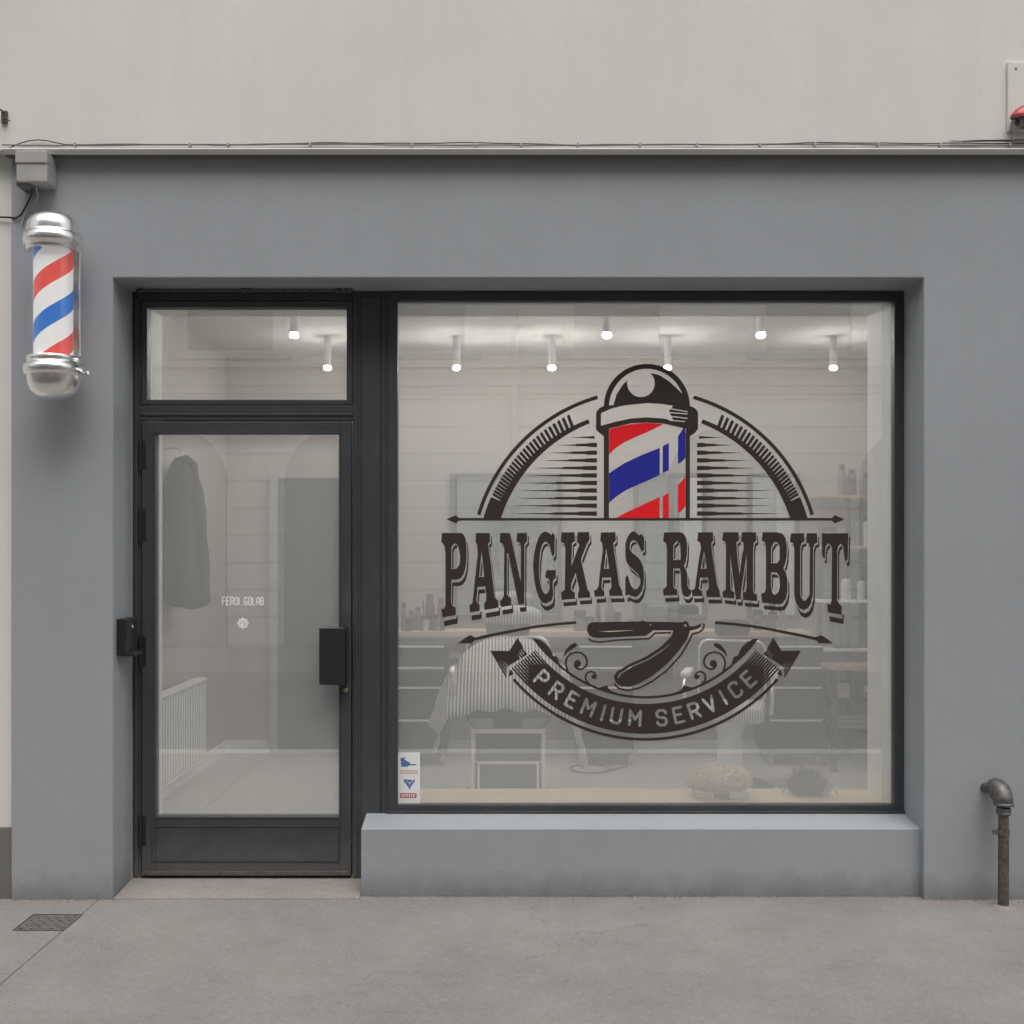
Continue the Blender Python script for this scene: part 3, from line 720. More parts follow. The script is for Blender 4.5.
MB().lathe(prof([(2, 400.5), (9, 399.6), (16, 396.5), (21.5, 391.5), (24.6, 384), (25.4, 376)]), n=40).build('end_cap', M['chrome'], bpole)
bk = MB()
for v in (238, 364): bk.box(-.03, .03, .05, .1495, pz(v)-.02, pz(v)+.02)
bk.box(-.05, .05, .150, .159, pz(370), pz(232))
bk.build('wall_bracket', M['steel'], bpole, bevel=.003)
MB().lathe([(.006, 0), (.006, .03), (.009, .031), (.009, .036)], (.105, .02, pz(372)), 12, 'x').build('screw_knob', M['chrome'], bpole)
for ax in (-1, 1):
    MB().tube([(ax*.0985, .035, pz(355)), (ax*.0985, .035, pz(243))], .004, 8).build('side_rod', M['chrome'], bpole)

# junction box with cables
jy = -.115
jb = thing('junction_box', 'pale grey plastic junction box under the ledge above the barber pole', 'junction box')
MB().box(X(16, jy), X(47, jy), jy, -.001, Z(182, jy), Z(151, jy)).build('housing', M['boxgrey'], jb, bevel=.006)
MB().box(X(15.5, jy), X(47.5, jy), jy-.006, jy+.03, Z(163, jy)-.001, Z(151, jy)+.001).build('lid', M['boxgrey'], jb, bevel=.004)
MB().box(X(23, -.02), X(38, -.02), -.10, -.001, Z(189, -.05), Z(182, -.05)-.005).build('base', M['plinth'], jb, bevel=.004)
c1 = MB().tube([(X(33, -.06), -.06, Z(187, -.06)), (X(31, -.04), -.04, Z(196, -.04)), (X(26, -.02), -.02, Z(206, -.02)), (X(21, -.012), -.012, Z(215, -.01)), (X(16, -.01), -.01, Z(218, -.01)), (X(8, .0), .005, Z(217, 0)), (X(-20, .01), .01, Z(216, 0))], .0042)
tag(c1.build('cable', M['cabled']), 'dark cable dropping from the junction box and running off left', 'cable')
c2 = MB().tube([(X(36, -.06), -.06, Z(187, -.06)), (X(38, -.03), -.03, Z(196, -.03)), (X(35, -.012), -.012, Z(203, -.01)), (X(28, -.01), -.01, Z(207, -.01)), (X(24, -.008), -.008, Z(216, -.01)), (X(22, -.008), -.008, Z(224, -.01))], .004)
tag(c2.build('cable', M['boxgrey']), 'pale looped cable below the junction box', 'cable')
# cables lying along the ledge
def ledge_cable(v, amp, r, m, label, seed, u0=2, u1=1080, left_dip=False):
    rnd = random.Random(seed); pts = []
    ph = [rnd.uniform(0, 6) for _ in range(3)]
    u = u0
    while u <= u1:
        vv = v+amp*(math.sin(u*.013+ph[0])*.6+math.sin(u*.037+ph[1])*.3+math.sin(u*.09+ph[2])*.15)
        if left_dip and u < 60: vv = v+3-9*math.sin((u-2)/58*PI*.9)+5*(1-(u-2)/58)
        yy = -.0565-r*.9*(seed % 3); pts.append((X(u, yy), yy, Z(vv, yy))); u += 9
    return tag(MB().tube(pts, r, 7).build('cable', m), label, 'cable')
ledge_cable(144.8, .9, .0036, M['cable'], 'long grey cable clipped along the top of the ledge', 1)
ledge_cable(143.8, 1.6, .0024, M['cabled'], 'thin dark cable sagging along the ledge beside the grey one', 2, left_dip=True)
ledge_cable(141.6, 2.2, .0026, M['cabled'], 'short thick dark cable end on the ledge at far right', 5, 962, 1080)
ledge_cable(140.2, 2.4, .0022, M['cable'], 'short looping cable above the ledge at far right', 4, 950, 1080)
rnd = random.Random(3)
for k, u in enumerate((75, 190, 228, 310, 412, 476, 521, 578, 640, 697, 760, 815, 878, 940, 1010)):
    o = MB().box(X(u, -.06)-.005, X(u, -.06)+.005, -.067, -.0495, Z(146.4, -.06), Z(142.8, -.06)).build('cable_clip', M['boxgrey'], bevel=.002)
    tag(o, 'small pale clip holding the ledge cables', 'cable clip', 'clips along the ledge cable')
# broken fixing at the left edge of the cream wall
fxx = thing('old_fixing', 'rusty broken fixing on the cream wall above the left end of the ledge', 'fixing', (X(4, -.065), -.065, Z(116, -.065)))
MB().box(-.014, .012, .0, .0145, -.03, .025).build('plate', M['iron'], fxx, bevel=.003)
MB().tube([(0, 0, .015), (-.004, -.03, .018), (-.002, -.05, .002)], .004).build('hook', M['iron'], fxx)
MB().tube([(0, 0, -.01), (.01, -.02, -.02), (.034, -.014, -.026)], .002).build('wire', M['cabled'], fxx)

# plate with red lamp on the right of the cream wall
pl = thing('wall_plate', 'white mounting plate screwed on the cream wall at the right edge', 'plate')
MB().box(X(1008, -.065), X(1062, -.065), -.065, -.0505, Z(131, -.065), Z(62, -.065)).build('board', M['cream'], pl, bevel=.002)
for u, v in ((1016, 68), (1054, 68), (1016, 126), (1054, 126)):
    MB().lathe([(.005, 0), (.005, -.004), (.003, -.005)], (X(u, -.065), -.065, Z(v, -.065)), 10, 'y').build('screw', M['steel'], pl)
rl_ = thing('red_lamp', 'faded red dome lamp on the white plate at the right edge', 'lamp', (X(1030, -.095), -.095, Z(117.5, -.095)))
o = MB().lathe([(.082, 0), (.085, .005), (.078, .016), (.062, .034), (.040, .048), (.018, .055), (.003, .056)], n=32).build('dome', M['redlamp'], rl_); o.scale = (1, .34, 1)
o = MB().lathe([(.087, -.004), (.087, 0)], n=28).build('rim', M['iron'], rl_); o.scale = (1, .34, 1)
MB().lathe([(.012, -.045), (.016, -.02), (.018, -.0045)], (-.03, 0, 0), 14).build('socket', M['cast'], rl_)
MB().box(-.06, .02, .004, .0295, -.018, -.0045).build('bracket', M['cast'], rl_, bevel=.002)
MB().tube([(-.07, .012, -.0045), (-.072, .02, -.03), (-.07, .026, -.07), (-.066, .034, -.11)], .0026).build('lead', M['cable'], rl_)

# entry reader on the left reveal
rd = thing('entry_reader', 'black entry reader box on the left side of the doorway', 'entry reader')
MB().box(XL+.0005, X(126.5, .045), .045, .2, Z(656, .045), Z(619, .045)).build('housing', M['black'], rd, bevel=.004)
xs = X(126.5, .045)
MB().lathe([(.006, 0), (.006, .003)], (xs, .125, Z(626.5, .12)), 14, 'x').build('button', M['vwhite'], rd)
MB().box(xs-.03, xs+.03, .06, .19, Z(655.5, .1), Z(652, .1)).build('tray', M['black'], rd, bevel=.002)

# standpipe
ppx, ppy = X(1003.5, -.11), -.11
pp = thing('standpipe', 'rusty standpipe with a cast elbow bending into the grey wall', 'pipe', (ppx, ppy, 0))
def pq(v): return Z(v, ppy)
MB().lathe([(.023, 0), (.0225, .1), (.0215, pq(815))], n=20).build('riser', M['iron'], pp)
el = MB()
ez = pq(803)
pts = [(0, 0, ez-.012)]
for k in range(9):
    a = PI/2*k/8; pts.append((-.012*(1-math.cos(a)), .052*(1-math.cos(a)), ez+.058*math.sin(a)))
pts.append((-.020, .066, ez+.054)); pts.append((-.026, .075, ez+.05)); pts.append((-.036, .112, ez+.044))
el.tube(pts, [.034, .037]+[.041]*6+[.042, .040, .036, .022, .021], 20)
el.lathe([(.040, -.004), (.046, -.002), (.046, .010), (.040, .012)], (-.005, .018, ez+.042), 22, 'y')
el.build('elbow', M['cast'], pp)
MB().lathe([(.036, -.006), (.043, -.003), (.043, .006), (.036, .009)], (0, 0, ez-.006), 24).build('flange', M['cast'], pp)
MB().lathe([(.024, 0), (.031, .004), (.031, .013), (.026, .016), (.031, .02), (.031, .03), (.026, .034)], (0, 0, ez-.052), 22).build('union_nut', M['cast'], pp)
cl = MB(); cl.lathe([(.0255, -.011), (.0255, .011)], (0, 0, pq(832)), 20); cl.box(-.045, -.02, -.008, .008, pq(832)-.009, pq(832)+.009)
cl.build('clamp', M['cast'], pp)
ft = MB(); ft.lathe([(.055, .0), (.05, .006), (.03, .012)], n=18); ft.build('mortar_collar', M['slab'], pp)

# drain cover set in the pavement
gx, gy = (X(20, -.41)+X(80, -.21))/2, -.31
dc = thing('drain_cover', 'small cast iron drain cover set in the pavement at left', 'drain cover', (X(49, -.31), -.315, 0)); dc.scale = (.80, 1, 1)
d = MB(); 
d.box(-.125, .125, -.098, .098, -.01, .002); d.build('plate', M['drain'], dc, bevel=.002)
d = MB()
for i in range(9):
    for j in range(7):
        if (i+j) % 2 == 0: d.box(-.108+i*.0255, -.108+i*.0255+.015, -.084+j*.0255, -.084+j*.0255+.014, .002, .0055)
d.build('tread', M['drain'], dc, bevel=.001)
d = MB(); d.box(-.13, .13, -.103, -.099, -.01, .004); d.box(-.13, .13, .099, .103, -.01, .004); d.box(-.13, -.126, -.099, .099, -.01, .004); d.box(.126, .13, -.099, .099, -.01, .004)
d.build('frame', M['cast'], dc)

gr = MB(); rnd = random.Random(9)
for k in range(900):
    x = rnd.uniform(-2.6, 2.6)
    if -1.70 < x < -.64: yb = .24 if rnd.random() < .5 else 0.0
    else: yb = .045 if -.63 < x < 1.83 else 0.0
    if yb == 0.0 and -1.70 < x < -.64: continue
    y = yb-abs(rnd.gauss(0, .018))-.003; r = rnd.uniform(.0012, .0042)
    z = .0 if y < 0 else .003+.06*max(0, y)
    a = rnd.uniform(0, 3); vs = [(x+r*math.cos(a+q*2*PI/5)*rnd.uniform(.7, 1.2), y+r*math.sin(a+q*2*PI/5)*rnd.uniform(.7, 1.2), z) for q in range(5)]
    vs.append((x, y, z+r*rnd.uniform(.5, 1)))
    gr.add(vs, [(q, (q+1) % 5, 5) for q in range(5)])
tag(gr.build('grit', M['iron']), 'loose grit gathered along the foot of the grey wall', 'grit', kind='stuff')

# ------------------------------------------------------------------ interior things
def bottle(name, x, y, z, r, h, mat, label, cap=M['black'], kind='bottle', group=None):
    t = thing(name, label, kind, (x, y, z), 0, group)
    MB().lathe([(r*.95, 0), (r, h*.03), (r, h*.66), (r*.92, h*.74), (r*.62, h*.80), (r*.6, h*.82)], n=16).build('body', mat, t)
    MB().lathe([(r*.70, h*.82), (r*.70, h*.98), (r*.6, h)], n=14).build('cap', cap, t)
    return t
def lev_z(v): return Z(v, 3.30)
def jar(x, y, z, r, h, mat, label):
    t = thing('jar', label, 'jar', (x, y, z))
    MB().lathe([(r*.96, 0), (r, h*.05), (r, h*.75)], n=16).build('body', mat, t)
    MB().lathe([(r*1.05, h*.75), (r*1.05, h*.97), (r*.95, h)], n=16).build('lid', M['black'], t)

# mirrors on the back wall
for u0, u1, lab in ((450, 562, 'widest wall mirror, left of the three, behind the draped chair'), (634, 707, 'narrow wall mirror in the middle behind the painted pole emblem'), (748, 800, 'wall mirror on the right behind the letters BUT')):
    x0, x1 = X(u0, 3.57), X(u1, 3.57); z0, z1 = 1.02, Z(473, 3.57)
    t = thing('wall_mirror', lab, 'mirror', ((x0+x1)/2, 3.57, z0), 0, 'mirrors on the back wall')
    w = (x1-x0)/2; h = z1-z0
    f = MB(); f.box(-w, -w+.035, 0, .029, 0, h); f.box(w-.035, w, 0, .029, 0, h); f.box(-w+.035, w-.035, 0, .029, h-.035, h); f.box(-w+.035, w-.035, 0, .029, 0, .035)
    f.build('frame', M['bgrey'], t, bevel=.002)
    MB().box(-w+.035, w-.035, .012, .028, .035, h-.035).build('glass', M['mirror'], t)
# styling counter
ct = thing('counter', 'long wooden styling counter along the back wall', 'counter', (0, 0, 0))
MB().box(-1.0, 2.2, 3.22, 3.568, .915, .955).build('top', M['wood'], ct, bevel=.003)
for x in (-.9, .2, 1.2, 2.1): MB().box(x-.02, x+.02, 3.3, 3.56, .6, .914).build('bracket', M['cab'], ct)
# drawer cabinets on castors
for x, lab in ((X(418, 3.1), 'black drawer cabinet on castors at the far left behind the draped chair'), (X(605, 3.1), 'black drawer cabinet on castors in the middle below the razor emblem'), (X(794, 3.1), 'black drawer cabinet on castors at the right beside the shelf rack')):
    t = thing('drawer_cabinet', lab, 'cabinet', (x, 3.05, .02), 0, 'drawer cabinets under the counter')
    w = .20
    MB().box(-w, w, .02, .40, .08, .86).build('carcass', M['cab'], t, bevel=.004)
    for za, zb in ((.09, .33), (.34, .56), (.57, .70), (.71, .85)):
        fr_ = MB().box(-w+.006, w-.006, 0, .019, za, zb).build('drawer', M['cab'], t, bevel=.002)
        MB().box(-w+.015, w-.015, -.012, -.001, zb-.016, zb-.003).build('edge_pull', M['white'], fr_)
    for cx in (-w+.03, w-.03):
        for cy in (.05, .36):
            c = MB(); c.lathe([(.033, -.014), (.036, -.01), (.036, .01), (.033, .014)], (cx, cy, .037), 18, 'x'); c.box(cx-.018, cx+.018, cy-.015, cy+.015, .05, .08)
            c.build('castor', M['steel'], t)
# bottles
cz = .955
for i, (u, h, r, mat, lab) in enumerate((
    (404, .20, .022, 'bgrey', 'slim grey bottle at the left end of the counter'),
    (411, .14, .02, 'bgrey', 'low grey bottle second from the left end of the counter'),
    (418, .17, .026, 'bgrey', 'squat grey bottle third from the left end of the counter'),
    (430, .265, .035, 'bdark', 'tallest dark bottle on the left of the counter'),
    (441, .235, .03, 'bdark', 'dark bottle beside the letter P'),
    (598, .19, .02, 'bdark', 'dark bottle right of the round jar under the letter A'),
    (610, .24, .032, 'bgrey', 'tall grey bottle under the letters AS'),
    )):
    bottle('bottle', X(u, 3.33), 3.33, cz, r, h, M[mat], lab)
jar(X(426, 3.3), 3.28, cz, .024, .11, M['bpink'], 'pale pink jar in front of the tallest bottle')
jar(X(580, 3.3), 3.3, cz, .045, .15, M['bgrey'], 'round grey jar under the letter K')
jar(X(590, 3.3), 3.3, cz, .03, .10, M['bgrey'], 'low grey jar beside the round jar')
jar(X(409, 3.26), 3.26, cz, .03, .09, M['bdark'], 'low dark jar at the front left end of the counter')
jar(X(436, 3.27), 3.27, cz, .026, .12, M['bgrey'], 'grey jar between the tall dark bottle and the letter P')
jar(X(617, 3.42), 3.42, cz, .03, .13, M['bdark'], 'dark jar right of the tall grey bottle under the letters AS')
jar(X(758, 3.34), 3.34, cz, .035, .15, M['bgrey'], 'grey jar on the counter under the letter B')
for u, lab, sd_ in ((423, 'cup of combs and brushes beside the squat grey bottle', 4), (783, 'cup of combs and brushes under the letter U', 8)):
    t = thing('comb_cup', lab, 'cup', (X(u, 3.42), 3.42, cz)); rr = random.Random(sd_)
    MB().lathe([(.03, 0), (.036, .11)], n=18).build('cup', M['bgrey'], t)
    for k in range(7):
        a = rr.uniform(0, 6.28); d = rr.uniform(.01, .03)
        MB().tube([(d*.5*math.cos(a), d*.5*math.sin(a), .111), (d*1.6*math.cos(a), d*1.6*math.sin(a), rr.uniform(.19, .25))], [.004, .007], 6).build('comb', M[('bdark', 'bwhite', 'bgrey')[k % 3]], t)
hd_ = thing('hair_dryer', 'dark hair dryer lying on the counter left of the grey box', 'hair dryer', (X(640, 3.3), 3.3, cz))
MB().lathe([(.034, -.09), (.04, -.07), (.042, 0), (.034, .06), (.026, .10)], (0, 0, .043), 18, 'x').build('barrel', M['bdark'], hd_)
MB().tube([(-.03, -.03, .03), (-.05, -.12, .022)], [.018, .015], 10).build('handle', M['bdark'], hd_)
for u, y_, z_, w_, h_, m_, lab in ((838, 3.36, 698, .07, .10, 'bwhite', 'pale carton on the left of the fifth rack shelf'), (868, 3.38, 698, .06, .13, 'bgrey', 'grey carton at the right of the fifth rack shelf'), (828, 3.38, 546, .05, .14, 'bdark', 'dark carton at the left end of the second rack shelf')):
    t = thing('carton', lab, 'carton', (X(u, y_), y_, lev_z(z_)))
    MB().box(-w_, w_, -.05, .06, 0, h_).build('body', M[m_], t, bevel=.003); MB().box(-w_*.7, w_*.7, -.0515, -.0502, h_*.3, h_*.7).build('front_label', M['bpink'], t)
bx = thing('storage_box', 'grey box on the counter under the letter R', 'box', (X(663, 3.35), 3.36, cz))
MB().box(-.1, .1, -.07, .07, 0, .14).build('body', M['bgrey'], bx, bevel=.01); MB().box(-.103, .103, -.073, .073, .141, .185).build('lid', M['bgrey'], bx, bevel=.01)

# striped barber chair with cape
def chair(loc, rz, name, label, cape):
    t = thing(name, label, 'barber chair', loc, rz)
    MB().prism(rrect(-.27, .27, .53, .64, .04), -.30, .22).build('seat', M['dark'] if cape else M['stripeobj'], t, bevel=.02)
    br = MB(); bh = .34 if cape else .46
    br.prism(rrect(-.25, .25, .0, bh, .07), -.05, .05)
    o = br.build('backrest', M['dark'], t, bevel=.02, loc=(0, .25, .62)); o.rotation_euler[0] = math.radians(-10)
    rim = MB(); pts = rrect(-.262, .262, -.012, bh+.012, .08); rim.tube([(p[0], 0, p[1]) for p in pts]+[(pts[0][0], 0, pts[0][1])], .012, 8)
    o = rim.build('chrome_rim', M['chrome'], t, loc=(0, .20, .62)); o.rotation_euler[0] = math.radians(-10)
    for s in (-1, 1):
        a = MB(); a.tube([(s*.32, -.26, .60), (s*.33, -.27, .78), (s*.33, -.22, .83), (s*.33, .16, .85), (s*.31, .24, .82)], .018, 10)
        a.build('arm_frame', M['chrome'], t)
        MB().box(s*.33-.035, s*.33+.035, -.22, .15, .845, .885).build('arm_pad', M['dark'] if cape else M['white'], t, bevel=.015)
    MB().lathe([(.115, .09), (.10, .14), (.095, .40), (.12, .50), (.14, .53)] if not cape else [(.09, .05), (.09, .53)], n=28).build('pedestal', M['white'] if not cape else M['dark'], t)
    MB().lathe([(.33, 0), (.33, .02), (.28, .045), (.12, .07), (.1, .09)], n=36).build('base', M['chrome'], t)
    MB().prism(rrect(-.14, .14, 0, .13, .05), -.045, .045).build('headrest', M['dark'], t, bevel=.02, loc=(0, .31, .965 if cape else 1.12))
    if not cape: return t
    f = MB()
    for s in (-1, 1):
        f.box(s*.205-.012, s*.205+.012, -.37, -.335, .05, .455); f.box(s*.17-.008, s*.17+.008, -.42, -.395, .02, .285)
        f.tube([(s*.20, -.36, .47), (s*.25, -.27, .54), (s*.26, -.1, .56)], .011, 8)
        f.tube([(s*.16, -.41, .28), (s*.19, -.36, .30)], .007, 8); f.tube([(s*.16, -.41, .09), (s*.19, -.36, .10)], .007, 8)
    f.box(-.219, .219, -.374, -.331, .4555, .485)
    f.box(-.178, .178, -.42, -.39, .286, .305); f.box(-.16, .16, -.418, -.397, .105, .12)
    f.build('footrest_frame', M['chrome'], t, bevel=.004)
    MB().box(-.19, .19, -.335, -.325, .11, .45).build('footrest_panel', M['dark'], t)
    return t
ca = chair((X(508, 1.95), 1.98, .02), 0, 'barber_chair', 'dark barber chair on the left under a striped cape, chrome footrest towards the window', True)
cb = chair((X(730, 2.3), 2.3, .02), math.radians(-14), 'barber_chair', 'barber chair on the right with a pale striped seat and white pedestal', False)
cb.scale = (.82, .9, .85)
cp = MB(); R, C = 22, 64
rnd = random.Random(5)
for i in range(R+1):
    t = i/R
    wy = .24-.58*t; wz = .975-.345*t**1.25
    if t > .9: wz -= (t-.9)*.4
    w = .21+.16*min(1, t/.5)**.8-.03*max(0, t-.6)
    for j in range(C+1):
        s = -1+2*j/C; a = abs(s); sg = 1 if s > 0 else -1
        if a <= .66:
            x = s/.66*w; z = wz-.06*(a/.66)**3+.010*math.sin(s*21+t*2)*t; y = wy-.012*math.sin(s*17)*t
            d = a/.66*w
        else:
            q = (a-.66)/.34
            ln = (.06+.25*math.sin(PI*min(1, t*.6+.1))*(1-.5*t))*(1 if sg < 0 else 1.1)
            if t > .6: ln += (.12 if sg > 0 else .03)*math.sin(PI*(t-.6)/.5)
            x = sg*(w+.065*math.sin(q*1.6)+.035*math.sin(t*21+sg)*q+.012*math.sin(t*37)*q); z = wz-.06-ln*q-.035*math.sin(t*14+.8)*q; y = wy+.05*math.sin(t*17+q*2)*q
            d = w+ln*q
        cp.v.append((x, y, z)); cp.uv.append((sg*d, t))
for i in range(R):
    for j in range(C): cp.f.append([i*(C+1)+j, i*(C+1)+j+1, (i+1)*(C+1)+j+1, (i+1)*(C+1)+j]); cp.sm.append(True)
cape = cp.build('barber_cape', M['stripe'], None, loc=(X(508, 1.95), 1.96, .02))
sm = cape.modifiers.new('Solid', 'SOLIDIFY'); sm.thickness = .003
tag(cape, 'grey and white striped cape spread over the left barber chair', 'cape')
tw = MB(); n = 24
tw.lathe([(.01, -.20), (.05, -.19), (.075, -.14), (.085, -.05), (.085, .05), (.075, .14), (.05, .19), (.01, .20)], (0, 0, 0), 20, 'x')
o = tw.build('rolled_towel', M['stripeobj'], None, loc=(X(510, 2.3), 2.29, 1.118)); o.scale = (1, .8, .8)
tag(o, 'rolled striped towel over the headrest of the left barber chair', 'towel')

# coat on the wall hook
cx0, cy0 = -1.99, 2.03
ht = MB(); n = 30; rows_ = 26
for i in range(rows_+1):
    t = i/rows_; z = 2.11-.90*t
    wd = .03+.075*min(1, t/.22)**.6+.02*t
    dp = .05+.13*min(1, t/.2)**.7+.03*t
    for k in range(n):
        a = 2*PI*k/n
        fold = 1+.13*math.sin(a*5+t*1.9+.6*math.sin(t*5))*min(1, t*2)+.06*math.sin(a*11-t*2)+.03*math.sin(t*19+a*3)
        ht.v.append((cx0+wd*fold*math.cos(a)+.03*t, cy0+dp*fold*math.sin(a), z+(.03*math.sin(a*2) if i == rows_ else 0)))
for i in range(rows_):
    for k in range(n): ht.f.append([i*n+k, i*n+(k+1) % n, (i+1)*n+(k+1) % n, (i+1)*n+k]); ht.sm.append(True)
ht.f.append(list(range(n))); ht.sm.append(False); ht.f.append(list(range((rows_+1)*n-1, rows_*n-1, -1))); ht.sm.append(False)
coat = thing('coat', 'long grey coat hanging on the left wall behind the door glass', 'coat', (0, 0, 0))
ht.build('body', M['coat'], coat)
sl = MB(); sl.tube([(cx0+.06, cy0-.03, 2.02), (cx0+.095, cy0-.04, 1.80), (cx0+.115, cy0-.03, 1.5), (cx0+.13, cy0-.03, 1.30)], [.035, .045, .042, .040], 14)
sl.build('sleeve', M['coat'], coat)
cl = MB(); cl.tube([(cx0-.02, cy0-.06, 2.085), (cx0+.05, cy0-.075, 2.10), (cx0+.085, cy0-.03, 2.06), (cx0+.10, cy0-.06, 1.95), (cx0+.09, cy0-.10, 1.82)], [.018, .022, .024, .020, .006], 10)
cl.build('collar', M['coat'], coat)
hk = MB(); hk.tube([(cx0, cy0, 2.10), (cx0, cy0, 2.15), (cx0-.04, cy0, 2.17), (-2.099, cy0, 2.16)], .006); hk.build('hanger_hook', M['steel'], coat)
# radiator
rdt = thing('radiator', 'white ribbed radiator low on the left wall behind the door', 'radiator', (-2.1, 0, 0))
r_ = MB(); y = 1.62
while y < 2.62:
    r_.prism(rrect(.035, .10, .15, .67, .02, 3), y, y+.035); y += .055
r_.build('rib', M['white'], rdt, bevel=.004)
MB().box(.03, .11, 1.6, 2.64, .671, .69).build('top_rail', M['white'], rdt, bevel=.004); MB().box(.04, .09, 1.6, 2.64, .13, .149).build('bottom_rail', M['white'], rdt, bevel=.004)
MB().box(.001, .034, 1.8, 1.84, .3, .34).build('wall_bracket', M['white'], rdt); MB().box(.001, .034, 2.4, 2.44, .3, .34).build('wall_bracket', M['white'], rdt)
# inner door
idr = thing('inner_door', 'plain blue grey inner door in the back wall', 'door', (X(314, 3.56), 3.56, .02))
w = .27
MB().box(-w, w+.16, 0, .03, 0, Z(478, 3.56)-.02).build('leaf', M['greydoor'], idr, bevel=.003)
MB().box(-w-.065, -w-.002, -.006, .038, 0, Z(476, 3.56)).build('casing', M['boxgrey'], idr, bevel=.003)
hd = MB(); hd.tube([(w+.05, -.002, 1.02), (w+.05, -.05, 1.02), (w-.05, -.055, 1.02)], .009); hd.build('handle', M['steel'], idr)

# rack on the right
rk = thing('shelf_rack', 'tall shelf rack with dark post at the right end of the back wall', 'shelf rack', (0, 0, 0))
ry = 3.30
xl, xr = X(820, ry), X(885, ry)
lev = {}
for nm, v, mat in (('shelf', 495, 'wood2'), ('shelf', 546, 'bpink'), ('shelf', 600, 'white'), ('shelf', 649, 'white'), ('shelf', 698, 'cab'), ('shelf', 730, 'cab')):
    z = Z(v, ry); lev[v] = z
    MB().box(xl, xr, ry, 3.58, z-.02, z).build(nm, M[mat], rk, bevel=.002)
for u in (851, 880): MB().box(X(u, ry)-.018, X(u, ry)+.018, ry+.06, ry+.095, .02, lev[495]-.021).build('post', M['dark'], rk)
MB().box(xl+.0, xl+.03, ry+.06, ry+.095, .02, lev[600]-.021).build('post', M['dark'], rk)
for u, h, r, mat, lv, lab in ((842, .225, .03, 'bgrey', 495, 'tall capped bottle on the top shelf of the rack'), (852, .19, .034, 'bdark', 495, 'stout bottle beside the tall one on the top shelf'), (866, .16, .026, 'bgrey', 495, 'short bottle at the right end of the top shelf'),
    (858, .23, .024, 'bgrey', 546, 'slim bottle on the second shelf of the rack'), (866, .22, .024, 'bwhite', 546, 'pale slim bottle on the second shelf of the rack'),
    (846, .19, .035, 'bwhite', 600, 'wide pale bottle on the third shelf of the rack'), (861, .17, .03, 'bwhite', 600, 'smaller pale bottle at the right of the third shelf'),
    (838, .15, .035, 'bdark', 649, 'dark bottle on the fourth shelf behind the letter T foot')):
    bottle('bottle', X(u, ry+.06), ry+.06, lev[lv], r, h, M[mat], lab)
cbx = thing('dark_crate', 'dark square crate at the back of the third rack shelf', 'crate', (X(838, 3.5), 3.48, lev[600]))
MB().box(-.15, .27, -.06, .08, 0, .25).build('body', M['greydoor'], cbx, bevel=.006); MB().box(-.13, .25, -.066, -.061, .02, .23).build('front_panel', M['bgrey'], cbx, bevel=.002)
cbx = thing('tool_case', 'wide dark tool case on the fourth rack shelf', 'case', (X(856, 3.5), 3.45, lev[649]))
MB().box(-.2, .16, -.08, .08, 0, .2).build('body', M['bgrey'], cbx, bevel=.01); MB().tube([(-.07, -.02, .2), (-.07, -.02, .235), (.05, -.02, .235), (.05, -.02, .2)], .008).build('handle', M['black'], cbx)
fb = thing('folded_towels', 'pile of folded pale towels on the lowest rack shelf', 'towels', (X(850, 3.4), 3.4, lev[730]))
for k in range(3): MB().box(-.14, .14, -.07, .09, k*.034, k*.034+.033).build('towel', M['bwhite'], fb, bevel=.012)
tb = thing('side_table', 'small brown topped table in front of the rack at the right', 'table', (2.36, 2.95, .02))
MB().box(-.14, .30, -.16, .16, .70, .725).build('top', M['wood2'], tb, bevel=.003)
for sx in (-.11, .27):
    for sy in (-.13, .13): MB().box(sx-.018, sx+.018, sy-.018, sy+.018, 0, .699).build('leg', M['cab'], tb)

# tan fleece bundle and dark twig clump on the sill board
fl = thing('fleece_bundle', 'tan curly fleece bundle on two pale blocks on the wooden sill', 'fleece bundle', (X(720, .5), .5, .351))
me = bpy.data.meshes.new('f'); bm = bmesh.new(); bmesh.ops.create_icosphere(bm, subdivisions=5, radius=1)
from mathutils import noise as mn
for v in bm.verts:
    p = v.co.copy(); lump = mn.noise(p*2.3)*.10; curl = abs(mn.noise(p*8))*.24+abs(mn.noise(p*17))*.10
    waist = 1-.10*math.exp(-(p.x*3)**2)
    v.co = Vector((p.x*.140*(1+lump*.5), p.y*.09*(1+lump), p.z*.066*waist*(1+lump)))*(1+curl)
for f in bm.faces: f.smooth = True
bm.to_mesh(me); bm.free(); me.materials.append(M['fleece'])
o = bpy.data.objects.new('curls', me); col.objects.link(o); o.parent = fl; o.location = (0, 0, .082)
# loose curls
cm = MB(); rnd = random.Random(11)
for k in range(260):
    a, b_ = rnd.uniform(0, 2*PI), rnd.uniform(-.3, 1)
    d = Vector((math.cos(a)*math.sqrt(1-b_*b_), math.sin(a)*math.sqrt(1-b_*b_), b_))
    c0 = Vector((d.x*.148, d.y*.096, .082+d.z*.068)); r0 = rnd.uniform(.007, .014)
    t1 = d.orthogonal().normalized(); t2 = d.cross(t1)
    cm.tube([c0+(t1*math.cos(q*.9)+t2*math.sin(q*.9))*r0+d*.0015*q for q in range(7)], .0025, 5)
cm.build('loose_curls', M['fleece'], fl)
for x, lab in ((-.085, 'block'), (.075, 'block')):
    MB().box(x-.045, x+.045, -.075, .03, 0, .036).build('block', M['bwhite'] if x > 0 else M['bpink'], fl, bevel=.006)
tf = thing('twig_clump', 'dark wispy clump of dry twigs on the right of the wooden sill', 'twig clump', (X(808, .52), .52, .351))
t_ = MB(); rnd = random.Random(21)
